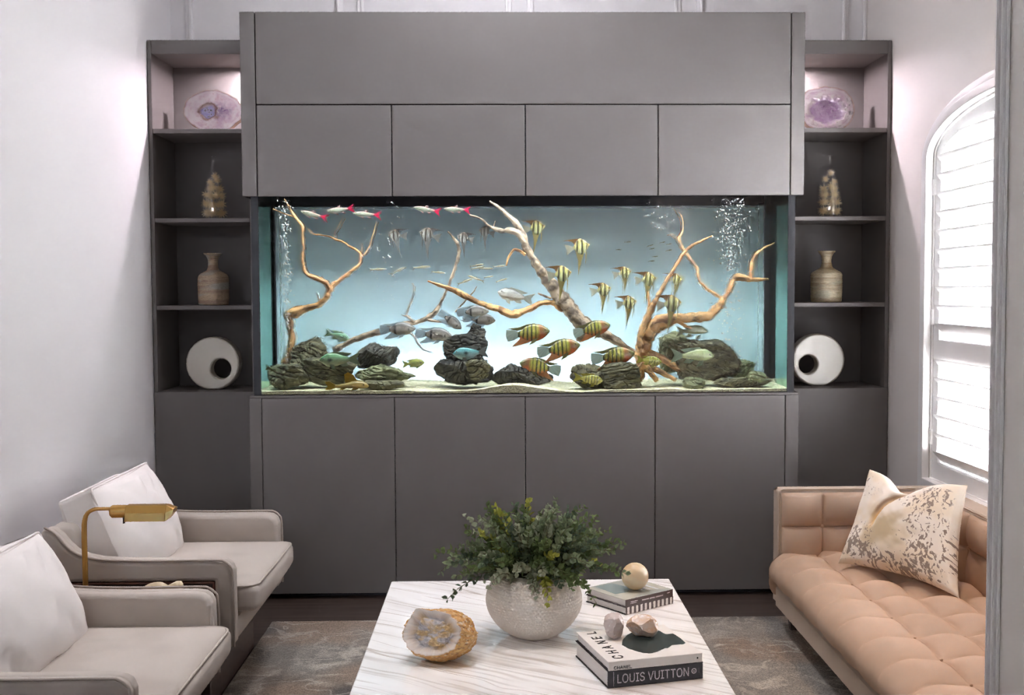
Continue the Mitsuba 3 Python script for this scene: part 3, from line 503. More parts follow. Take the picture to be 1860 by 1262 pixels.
# rocks: x, y, z, half sizes, material, label, shape
ROCKS = [
    (-1.044, 0.24, 1.104, 0.117, 0.08, 0.126, 'm_rock', 'tall layered brown-green rock under the left driftwood', 'wedge'),
    (-1.115, 0.12, 1.035, 0.106, 0.07, 0.065, 'm_rock', 'low mossy rock at the left end of the tank', 'slab'),
    (-0.928, 0.18, 1.045, 0.143, 0.08, 0.077, 'm_rock', 'broad brown rock at the foot of the left pile', 'slab'),
    (-0.705, 0.26, 1.115, 0.109, 0.07, 0.068, 'm_rockdark', 'dark rounded rock leaning right on the left pile', 'dome'),
    (-0.681, 0.16, 1.028, 0.161, 0.065, 0.05, 'm_rockpale', 'flat green slab pointing right over the gravel', 'point'),
    (-0.662, 0.08, 0.987, 0.102, 0.05, 0.022, 'm_rock', 'small flat stone under the green slab', 'slab'),
    (-0.291, 0.2, 1.035, 0.144, 0.09, 0.075, 'm_rockdark', 'wide dark base of the central rock tower', 'dome'),
    (-0.283, 0.22, 1.138, 0.11, 0.07, 0.086, 'm_rockdark', 'middle stone of the central rock tower', 'block'),
    (-0.232, 0.22, 1.201, 0.054, 0.055, 0.07, 'm_rockdark', 'knobbly top stone of the central rock tower', 'dome'),
    (-0.217, 0.1, 1.058, 0.059, 0.035, 0.051, 'm_rock', 'mossy stone leaning on the front of the rock tower', 'slab'),
    (-0.015, 0.2, 1.016, 0.149, 0.08, 0.063, 'm_rockdark', 'smooth flat dark rock right of the rock tower', 'dome'),
    (0.304, 0.16, 1.015, 0.099, 0.075, 0.062, 'm_rock', 'lumpy grey-green rock left of the driftwood stump', 'dome'),
    (0.448, 0.12, 1.022, 0.107, 0.07, 0.077, 'm_rock', 'dark mossy rock against the driftwood stump', 'block'),
    (0.729, 0.3, 1.119, 0.093, 0.075, 0.108, 'm_rockpale', 'pale ridged rock behind the stump at the right', 'dome'),
    (0.877, 0.22, 1.071, 0.155, 0.09, 0.115, 'm_rock', 'big craggy rock at the right end', 'block'),
    (0.794, 0.08, 0.986, 0.057, 0.04, 0.031, 'm_rockpale', 'small pale stone in front of the big right rock', 'dome'),
    (1.048, 0.3, 1.034, 0.077, 0.06, 0.053, 'm_rockpale', 'rounded brown-green rock behind the flat slabs', 'dome'),
    (1.021, 0.14, 0.983, 0.146, 0.065, 0.028, 'm_rock', 'stack of flat dark slate at the right corner', 'slab'),
    (1.081, 0.1, 1.009, 0.052, 0.035, 0.031, 'm_rockpale', 'small pale green stone on the slate', 'slab'),
    (-0.647, 0.05, 0.989, 0.051, 0.025, 0.023, 'm_rock', 'small round stone left of the gravel mound', 'dome'),
]
# ================================================================ aquarium
aq = tag('aquarium', 'large glass aquarium with a softly lit pale blue back between the grey cabinets', 'aquarium')
WX, WY0, WY1, WZB, WZT = 1.233, .010, .592, .9475, 2.25
def quad(a, b, c, d): return trimesh.Trimesh(np.array([a, b, c, d], float), [[0, 1, 2], [0, 2, 3]], process=False)
part(aq, 'front_pane', cbox(-1.2445, 1.2445, .0005, .0045, BT + .0005, 1.93, .0004), 'm_pane')
part(aq, 'water', quad((-WX, WY0, WZB), (WX, WY0, WZB), (WX, WY0, WZT), (-WX, WY0, WZT)), 'm_water')
part(aq, 'side_pane', quad((-WX, WY1, WZB), (-WX, WY0, WZB), (-WX, WY0, WZT), (-WX, WY1, WZT)), 'm_waterside')
part(aq, 'side_pane', quad((WX, WY0, WZB), (WX, WY1, WZB), (WX, WY1, WZT), (WX, WY0, WZT)), 'm_waterside')
part(aq, 'floor_pane', cbox(-WX, WX, WY0 + .001, WY1, WZB + .0005, WZB + .003, .0004), 'm_black')
part(aq, 'back_panel', quad((-WX + .001, .586, WZB), (WX - .001, .586, WZB), (WX - .001, .586, 1.86), (-WX + .001, .586, 1.86)), 'm_backdrop')
part(aq, 'top_trim', cbox(-WX + .001, WX - .001, .578, .5855, 1.838, 1.95, .001), 'm_black')
for s in (-1, 1):
    part(aq, 'corner_seal', cbox(min(s * 1.2445, s * 1.212), max(s * 1.2445, s * 1.212), .0052, .0098, BT + .0005, 1.93, .0004), 'm_black')
    part(aq, 'back_seal', cbox(min(s * 1.2325, s * 1.205), max(s * 1.2325, s * 1.222), .574, .5855, WZB + .004, 1.86, .004), 'm_black')
    part(aq, 'outer_side', cbox(min(s * 1.244, s * 1.2355), max(s * 1.244, s * 1.2355), .0105, .58, BT + .0005, 1.93, .0004), 'm_black')
# light fittings of the aquarium
hl = tag('light_bar', 'slim light bar inside the hood above the aquarium front', 'light')
obj('light_bar__housing', cbox(-1.15, 1.15, .06, .17, 2.053, 2.075, .003), 'm_black')
obj('light_bar__lens', facing(quad((-1.14, .065, 2.051), (-1.14, .165, 2.051), (1.14, .165, 2.051), (1.14, .065, 2.051)), (0, 0, -1)), 'm_lampglass', emitter={'type': 'area', 'radiance': {'type': 'rgb', 'value': LED}})
obj('light_bar__baffle', cbox(-1.2, 1.2, .25, .255, 1.875, 2.2, .001), 'm_black')  # unseen board added to keep the bar's light off the upper back panel
gs = tag('light_strip', 'light strip lying behind the gravel along the aquarium back', 'light')
obj('light_strip__housing', cbox(-.80, .62, .484, .575, WZB + .004, .957, .002), 'm_black')
obj('light_strip__lens', quad((-.79, .488, .9575), (.61, .488, .9575), (.61, .572, .9605), (-.79, .572, .9605)), 'm_lampglass', emitter={'type': 'area', 'radiance': {'type': 'rgb', 'value': GLOW}})

# gravel bed: humps, with its cut face against the front glass
def sandz(x, y):
    b = .962 + .012 * np.exp(-((x + .9) / .35) ** 2) * .5 - .008 * np.exp(-((x - .25) / .12) ** 2) - .003 * np.exp(-((x + .35) / .2) ** 2)
    m = .032 * np.exp(-((x + .05) / .14) ** 2 - ((y - .06) / .10) ** 2)
    h = .022 * np.exp(-((x + .52) / .13) ** 2 - ((y - .30) / .12) ** 2)
    berm = .018 * np.exp(-((y - .455) / .04) ** 2) - .03 * np.clip((y - .475) / .02, 0, 1)
    f = meshkit.fbm(np.stack([x * 9, y * 9, 0 * x], -1), 3, 3) * .008 - .004
    return b + m + h + f + berm + .004 * (y / .5)
xs = np.linspace(-WX + .0015, WX - .0015, 330); ys = np.concatenate([[WY0 + .0015], np.linspace(WY0 + .002, .48, 42)])
X, Y = np.meshgrid(xs, ys, indexing='ij'); Z = sandz(X, Y) + (rng.random(X.shape) - .5) * .0022; Z[:, 0] = WZB + .0035
sm = facing(grid(np.stack([X, Y, Z], -1)), (0, -.1, 1)); back = grid(np.stack([np.stack([xs, 0 * xs + .4805, Z[:, -1]], 1), np.stack([xs, 0 * xs + .482, 0 * xs + WZB + .004], 1)], 1))
obj('gravel', cat([sm, back]), 'm_sand', False); tag('gravel', 'pale gravel bed with a low green-grey mound in the front middle', 'gravel', None, 'stuff')

# rocks
def rock(hx, hy, hz, shape, seed):
    r = np.random.default_rng(seed); m = ico(5); p = m.vertices.copy()
    for _ in range({'slab': 16, 'block': 20, 'dome': 18, 'wedge': 18, 'point': 14}[shape]):
        n = r.normal(size=3); n /= np.linalg.norm(n); d = r.uniform(.58, .88); p -= np.maximum(0, p @ n - d)[:, None] * n
    s = np.sign(p) * np.abs(p) ** (.75 if shape in ('block', 'slab') else .9); p = s / np.abs(s).max(0)
    if shape == 'wedge': p[:, 2] = np.where(p[:, 2] > -.6, -.6 + (p[:, 2] + .6) * np.clip(.42 + .66 * (p[:, 0] + 1) / 1.7, .38, 1.08), p[:, 2])
    if shape == 'point': k = np.clip(1 - .8 * np.clip(p[:, 0], 0, 1) ** 1.5, .15, 1); p[:, 2] = -.1 + (p[:, 2] + .1) * k; p[:, 1] *= k
    nrm = p / np.linalg.norm(p, axis=1, keepdims=True); p = p * np.array([hx, hy, hz]); q = p + seed * 1.7
    # slate: broken layers along a tilted bedding direction, cracks across it, grain
    bed = np.array([r.normal() * .35, r.normal() * .3, 1.]) if shape != 'dome' else np.array([r.normal(), r.normal() * .4, .8]); bed /= np.linalg.norm(bed)
    lay = (q @ bed) / (.017 + .008 * r.random()) + (meshkit.fbm(q * 16, 2, seed) - .5) * 2.4; li = np.floor(lay); fr = lay - li
    step = meshkit.noise(np.stack([li + .5, 0 * li + seed, np.floor(q[:, 0] * 14) + .5], -1), seed) - .5; groove = np.exp(-(np.minimum(fr, 1 - fr) / .10) ** 2)
    ro = meshkit.fbm(q * 28, 4, seed + 5) - .5; cr = np.abs(meshkit.fbm(q * 18, 2, seed + 9) - .5); k = min(1, hz / .05)
    m.vertices = p + nrm * (step * .020 - groove * .006 + ro * .020 - np.clip(.03 - cr, 0, 1) * .30)[:, None] * k; return m
for i, (x, y, z, hx, hy, hz, mt, lb, sh) in enumerate(ROCKS):
    k = num('rock'); obj(k, place(rock(hx, hy, hz, sh, i + 3), (x, y, z)), mt, 30); tag(k, lb, 'rock')
# driftwood
WL = {'a': ('slender forked driftwood branch rising at the left end of the aquarium', 'm_driftwood'), 'b': ('big driftwood trunk slanting from the stump up to the middle of the water surface', 'm_driftgrey'),
      'c': ('thin crooked driftwood branch leaning up from the left rocks', 'm_driftgrey'), 'd': ('orange driftwood stump with roots and long arms at the right', 'm_driftwood')}
for k0, parts in WOOD.items():
    t = num('driftwood'); tag(t, WL[k0][0], 'driftwood')
    for i, (nm, pts) in enumerate(parts):
        a = np.array(pts); c = catmull(a, 7 if nm != 'trunk' else 9)
        big = nm in ('trunk', 'branch', 'root')
        jit = (np.stack([meshkit.noise(np.stack([c[:, 0] * 40 + j * 9, c[:, 1] * 9, c[:, 2] * 40], -1), i) for j in range(3)], 1) - .5) * (.006 if big else .004)
        jit[0] = 0; r = np.maximum(c[:, 3], .0009)
        r = r * (1 + .22 * (meshkit.noise(np.stack([c[:, 0] * 55, 0 * c[:, 0], c[:, 2] * 55], -1), i + 4) - .5) * 2 * big)
        part(t, nm, sweep(c[:, :3] + jit, r, 16 if big else 7, flute=.16 if big else 0., seed=i + 2), WL[k0][1] if not (k0 == 'b' and i in (1, 3)) else 'm_driftwood', 50)

# ---------------------------------------------------------------- fish
def lerp_prof(pts, t): a = np.array(pts); x = np.linspace(0, 1, len(a)); from_ = np.interp(t, x, a); return from_
def smooth_prof(pts, t):
    from scipy.interpolate import PchipInterpolator
    if isinstance(pts[0], (tuple, list)): x, y = zip(*pts)
    else: x, y = np.linspace(0, 1, len(pts)), pts
    return PchipInterpolator(x, y)(t)
def mixc(a, b, t): t = np.clip(t, 0, 1)[..., None]; return np.asarray(a) * (1 - t) + np.asarray(b) * t
def bump(t, c, w): return np.clip(1.6 - np.abs(t - c) / w * 1.6, 0, 1)
def sp(q, f, s): return meshkit.noise(q * f, s)
def c_angel(t, v, q):
    c = mixc((.46, .40, .08), (.50, .52, .30), np.clip(-v * .9 + .1, 0, 1)); c = mixc(c, (.46, .22, .05), np.clip(v * 1.6 - .7, 0, 1))
    c = mixc(c, (.30, .42, .32), .5 * sp(q, 240, 2)); c = mixc(c, (.30, .17, .05), np.clip(.25 - t, 0, 1) * 2.5)
    for b, w in ((.2, .05), (.5, .07), (.8, .075)): c = mixc(c, (.025, .022, .012), bump(t + .08 * v, b, w * 1.15))
    return c
def c_angelgrey(t, v, q):
    c = mixc((.33, .32, .30), (.55, .57, .57), np.clip(-v + .2, 0, 1)); c = mixc(c, (.16, .10, .06), np.clip(v * 1.5 - .5, 0, 1))
    for b, w in ((.22, .07), (.52, .08), (.84, .09)): c = mixc(c, (.05, .04, .035), bump(t + .08 * v, b, w))
    return c * .62
def c_sev(t, v, q):
    c = mixc((.42, .46, .06), (.50, .42, .10), sp(q, 60, 1)); c = mixc(c, (.42, .09, .02), np.clip(-v * 1.5 - .25, 0, 1))
    c = mixc(c, (.20, .17, .07), np.clip(v * 2 - 1.1, 0, 1)); head = np.clip((.40 - t) * 9, 0, 1)
    c = mixc(c, mixc((.24, .09, .03), (.16, .22, .10), np.clip(1 - t / .26, 0, 1)), head); c = mixc(c, (.45, .07, .02), head * np.clip(-v * 1.8, 0, 1) * np.clip(t * 6 - .4, 0, 1))
    for b in (.44, .57, .70, .83, .97): c = mixc(c, (.012, .02, .012), bump(t + .03 * v, b, .034 if b < .95 else .05) * (1 if b > .5 else .7))
    return c * (.75 + .5 * sp(q, 330, 3))[..., None]
def c_bar(t, v, q):
    c = mixc((.43, .41, .38), (.52, .47, .43), sp(q, 50, 2)); c = mixc(c, (.13, .13, .145), np.clip(v * 1.6 - .35, 0, 1)); c = mixc(c, (.62, .60, .58), np.clip(-v * 1.5 - .6, 0, 1))
    c = mixc(c, (.16, .15, .15), np.clip(.17 - t, 0, 1) * 3); c = mixc(c, (.02, .018, .02), bump(t, .78, .06)); c = mixc(c, (.01, .01, .01), bump(t, 1., .05) * (np.abs(v) < .8))
    c = mixc(c, (.06, .06, .06), bump(t, .26, .035) * bump(v, -.1, .35)); return c * (.6 + .35 * sp(q, 300, 5))[..., None]
def c_red(t, v, q):
    c = mixc((.25, .27, .21), (.32, .36, .31), np.clip(-v, 0, 1)); c = mixc(c, (.22, .10, .075), np.clip(v * 1.8 - .7, 0, 1)); return mixc(c, (.55, .10, .12), np.clip(t * 6 - 5.2, 0, 1))
def c_slim(t, v, q): return mixc(mixc((.34, .34, .25), (.55, .56, .46), np.clip(-v + .2, 0, 1)), (.13, .13, .09), bump(v, .15, .25) * .7)
def c_tiny(t, v, q): return mixc((.10, .14, .10), (.30, .36, .28), np.clip(-v, 0, 1))
def earth(a, b, spot=None, stripes=0):
    def f(t, v, q):
        c = mixc(a, b, np.clip(-v * .8 + .5, 0, 1)); c = mixc(c, np.array(a) * .45, np.clip(v * 2 - 1.2, 0, 1))
        for i in range(stripes): c = mixc(c, (.05, .06, .02), bump(t, .25 + .13 * i, .035) * .8)
        if spot: c = mixc(c, (.01, .02, .02), np.clip(1.5 - np.hypot((t - spot) * 3, v) * 4.5, 0, 1))
        return c * (.8 + .4 * sp(q, 260, 4))[..., None]
    return f
DISC = [(0, .015), (.12, .16), (.3, .34), (.52, .49), (.75, .40), (.9, .2), (1, .085)]
OVAL = [(0, .02), (.1, .12), (.3, .235), (.5, .27), (.72, .225), (.9, .12), (1, .08)]
EART = [(0, .02), (.12, .14), (.3, .225), (.5, .22), (.75, .15), (1, .06)]
SLIM = [(0, .012), (.15, .065), (.4, .085), (.7, .06), (1, .025)]
KIND = {'angel': (DISC, DISC, .13, c_angel, (.42, .36, .16)), 'angelgrey': (DISC, DISC, .13, c_angelgrey, (.30, .30, .30)), 'severum': (OVAL, OVAL, .13, c_sev, (.55, .30, .16)),
        'barred': (OVAL, [(0, .02), (.1, .11), (.3, .21), (.5, .23), (.72, .2), (.9, .1), (1, .075)], .13, c_bar, (.55, .62, .66)),
        'redtail': ([(0, .02), (.15, .085), (.4, .12), (.7, .085), (1, .04)], [(0, .02), (.15, .085), (.4, .13), (.7, .09), (1, .035)], .07, c_red, (.70, .03, .12)),
        'slim': (SLIM, SLIM, .05, c_slim, (.25, .25, .2)), 'tiny': (SLIM, SLIM, .06, c_tiny, (.2, .26, .2)),
        'geo': (EART, EART, .12, earth((.36, .37, .37), (.60, .60, .56)), (.55, .56, .52)), 'green': (EART, EART, .12, earth((.16, .36, .22), (.38, .50, .36), .42), (.30, .42, .30)),
        'greenb': (EART, EART, .12, earth((.15, .34, .17), (.34, .38, .24), .35), (.30, .36, .25)), 'blue': (EART, OVAL, .12, earth((.10, .34, .38), (.30, .45, .48), .5), (.28, .30, .30)),
        'lime': (OVAL, OVAL, .13, earth((.42, .46, .10), (.56, .60, .24), .25), (.45, .46, .2)), 'olive': (OVAL, [(0, .02), (.3, .10), (.6, .10), (1, .05)], .12, earth((.24, .27, .17), (.42, .44, .30)), (.3, .32, .22)),
        'pale': (EART, [(0, .02), (.12, .1), (.4, .15), (.75, .1), (1, .06)], .12, earth((.42, .48, .25), (.62, .68, .42)), (.45, .55, .45)), 'yellow': (OVAL, EART, .12, earth((.36, .36, .05), (.50, .46, .12), None, 4), (.5, .46, .12)),
        'yellow2': (EART, EART, .12, earth((.38, .36, .06), (.55, .48, .12), None, 5), (.5, .45, .1)), 'stripe': (OVAL, OVAL, .14, earth((.16, .17, .07), (.30, .28, .12), None, 6), (.2, .2, .1)),
        'pleco': ([(0, .03), (.12, .13), (.35, .17), (.7, .10), (1, .05)], [(0, .03), (.15, .07), (.5, .06), (1, .04)], .15, earth((.30, .20, .05), (.46, .31, .08)), (.50, .34, .05))}
FINS = {'angel': {'dorsal_fin': [(.18, .40), (-.02, .50), (-.30, .53), (-.70, .55), (-1.12, .56), (-.80, .50), (-.50, .36), (-.40, .16), (-.30, .2)], 'anal_fin': [(.05, -.45), (-.10, -.72), (-.26, -1.05), (-.42, -1.40), (-.56, -1.75), (-.46, -1.25), (-.38, -.80), (-.40, -.40), (-.42, -.14), (-.3, -.2)],
                  'tail_fin': [(-.46, .08), (-.70, .20), (-1.0, .34), (-.94, .05), (-.94, -.08), (-.98, -.36), (-.70, -.2), (-.46, -.08)], 'pectoral_fin': [(.22, -.36), (.16, -.70), (.02, -1.15), (.10, -.70), (.16, -.36)]},
        'severum': {'dorsal_fin': [(.22, .20), (.05, .285), (-.20, .28), (-.45, .22), (-.78, .22), (-.50, .12), (-.3, .15)], 'anal_fin': [(-.02, -.2), (-.20, -.28), (-.45, -.33), (-.74, -.36), (-.50, -.18), (-.42, -.08), (-.2, -.15)],
                    'tail_fin': [(-.47, .08), (-.62, .16), (-.84, .19), (-.88, 0), (-.84, -.18), (-.62, -.15), (-.47, -.08)], 'pectoral_fin': [(.12, -.17), (.0, -.30), (-.20, -.36), (-.05, -.2)]},
        'earth': {'dorsal_fin': [(.25, .16), (.05, .27), (-.25, .25), (-.58, .2), (-.40, .1), (-.2, .12)], 'anal_fin': [(-.12, -.14), (-.25, -.24), (-.45, -.22), (-.36, -.08)], 'tail_fin': [(-.47, .055), (-.66, .15), (-.86, .24), (-.74, .02), (-.86, -.22), (-.64, -.14), (-.47, -.055)],
                  'pectoral_fin': [(.18, -.14), (.1, -.30), (-.05, -.34), (.02, -.16)]},
        'redtail': {'tail_fin': [(-.47, .04), (-.60, .10), (-.78, .2), (-.68, 0), (-.76, -.22), (-.60, -.11), (-.47, -.035)], 'dorsal_fin': [(.02, .10), (-.06, .19), (-.16, .2), (-.12, .1)], 'anal_fin': [(-.12, -.09), (-.22, -.17), (-.30, -.15), (-.26, -.07)], 'pectoral_fin': [(.18, -.11), (.08, -.19), (.02, -.18), (.08, -.11)]},
        'slim': {'tail_fin': [(-.47, .025), (-.64, .12), (-.56, 0), (-.68, -.15), (-.47, -.025)], 'dorsal_fin': [(.02, .07), (-.06, .12), (-.12, .11), (-.10, .06)]},
        'pleco': {'dorsal_fin': [(.18, .14), (.05, .34), (-.10, .42), (-.22, .36), (-.20, .1)], 'tail_fin': [(-.47, .05), (-.68, .16), (-.80, .14), (-.72, 0), (-.84, -.12), (-.66, -.1), (-.47, -.04)], 'pectoral_fin': [(.24, -.05), (.15, -.10), (-.02, -.10), (.08, -.04)], 'anal_fin': [(-.16, -.05), (-.25, -.10), (-.36, -.09), (-.3, -.03)]}}
def make_fish(i, kind, x, y, z, L, face, tilt, turn, label, group):
    top, bot, wid, col, fc = KIND[kind]; small = kind in ('tiny', 'slim')
    nt, nr = (24, 12) if small else (64, 28); t = np.linspace(0, 1, nt) ** .9; th = np.arange(nr) / nr * 2 * PI
    a, b = smooth_prof(top, t), smooth_prof(bot, t); w = wid * np.interp(t, [0, .12, .35, .7, 1], [.12, .62, 1, .62, .12])
    if kind in ('angel', 'angelgrey'): w = w * .75
    cz = np.cos(th); v = np.broadcast_to(cz, (nt, nr)); h = np.where(cz > 0, a[:, None], b[:, None])
    lx = np.broadcast_to(.5 - t[:, None], (nt, nr)); V = np.stack([lx, w[:, None] * np.sign(np.sin(th)) * np.abs(np.sin(th)) ** 1.15, h * cz], -1)
    T_, C_ = np.broadcast_to(t[:, None], (nt, nr)), v
    q = np.stack([lx, V[..., 1], V[..., 2]], -1) * L + i; colr = col(T_, C_, q)
    m = grid(np.concatenate([V, V[:, :1]], 1)); colr = np.concatenate([colr, colr[:, :1]], 1).reshape(-1, 3); k0 = len(m.vertices)
    R = trimesh.transformations.euler_matrix(0, math.radians(-tilt), math.radians(turn))[:3, :3]
    def world(vv):
        u = np.asarray(vv) * L @ R.T; u = u * np.array([face, 1, 1]); return u + np.array([x, y, z])
    key = num('fish'); tag(key, label, 'fish', group)
    bm = trimesh.Trimesh(world(m.vertices), m.faces, process=False)
    if bm.volume < 0: bm.invert()
    obj(key + '__body', bm, 'm_fish', True, color=np.clip(colr, 0, 1))
    fs = FINS['angel' if kind.startswith('angel') else 'severum' if kind in ('severum', 'barred') else 'redtail' if kind == 'redtail' else 'slim' if small else 'pleco' if kind == 'pleco' else 'earth']
    for nm, poly in fs.items():
        if kind == 'tiny' and nm != 'tail_fin': continue
        pg = Polygon(poly).buffer(0); pg = pg if pg.geom_type == 'Polygon' else max(pg.geoms, key=lambda g: g.area)
        f = axes_(rext(pg, .012, .004, 1, .06), 'xzy', (0, -.006, 0)); fv = f.vertices
        if nm == 'pectoral_fin': fv = fv + np.array([0, -.5 * wid - .02, 0])
        ray = .75 + .5 * meshkit.noise(np.stack([fv[:, 0] * 9, 0 * fv[:, 0], fv[:, 2] * 26 - fv[:, 0] * 9], -1) + i, 3)
        base = np.tile(fc, (len(fv), 1)) if nm != 'dorsal_fin' or kind not in ('angel', 'angelgrey') else np.tile((.22, .12, .05) if kind == 'angel' else (.12, .11, .11), (len(fv), 1))
        if kind == 'severum': base = base if nm == 'anal_fin' else np.tile((.50, .55, .50) if nm == 'tail_fin' else (.25, .24, .12), (len(fv), 1))
        if kind == 'redtail' and nm != 'tail_fin': base = np.tile((.7, .5, .5), (len(fv), 1))
        if kind == 'angel' and nm == 'tail_fin': base = np.tile((.50, .50, .42), (len(fv), 1))
        fm = trimesh.Trimesh(world(fv), f.faces, process=False)
        if face < 0: fm.invert()
        obj(f'{key}__{nm}', fm, 'm_fin', False, color=np.clip(base * ray[:, None], 0, 1))
    if not small:
        te = .14; ze = .05 + .02 * (kind in ('geo', 'green', 'blue')); r = .026 if not kind.startswith('angel') else .04
        for s in (-1, 1):
            we = wid * .62 * (.75 if kind.startswith('angel') else 1) * (.98 - (ze * 3) ** 2)
            e = ico(2); ev = e.vertices * np.array([r, r * .45, r]); c = np.where((e.vertices[:, 1:2] * s > .75), (.005, .005, .005), (.30, .20, .06) if kind in ('angel', 'severum', 'pleco') else (.35, .35, .33))
            em = trimesh.Trimesh(world(ev + np.array([.5 - te, s * we, ze])), e.faces, process=False)
            if face < 0: em.invert()
            part(key, 'eye', em, 'm_fish', True, color=c)
for i, f in enumerate(FISH): make_fish(i, *f)
# air bubbles
def bubbles(key, label, pts, rs):
    b = ico(1); obj(key, cat([place(b, p, s=r) for p, r in zip(pts, rs)]), 'm_bubble', True); tag(key, label, 'bubbles', None, 'stuff')
def column(x0, y0, z0, z1, w0, w1, n, r):
    z = z0 + (z1 - z0) * r.random(n) ** .75; k = (z - z0) / (z1 - z0); w = w0 + (w1 - w0) * k; a = r.normal(size=(n, 2)) * .5
    return np.stack([x0 + a[:, 0] * w, np.clip(y0 + a[:, 1] * w * .6, .03, .55), z], 1), .0014 + .0034 * r.random(n) ** 2.6
r = np.random.default_rng(5)
p, q = column(-1.115, .16, 1.02, 1.846, .012, .032, 420, r); bubbles('bubble_column', 'thin column of air bubbles rising past the left driftwood', p, q)
p, q = column(.985, .2, 1.0, 1.852, .05, .085, 430, r); p2, q2 = column(1.0, .22, 1.5, 1.852, .07, .085, 190, r); bubbles('bubble_column_001', 'broad column of air bubbles at the right end of the aquarium', np.vstack([p, p2]), np.concatenate([q, q2]))
p, q = column(.66, .3, 1.68, 1.846, .09, .11, 50, r); p2, q2 = column(-.66, .25, 1.35, 1.846, .10, .16, 60, r)
bubbles('bubble_cluster', 'loose air bubbles drifting below the water surface at the left', p2, q2 * .9); bubbles('bubble_cluster_001', 'faint loose air bubbles below the surface right of the middle', p, q * .8)
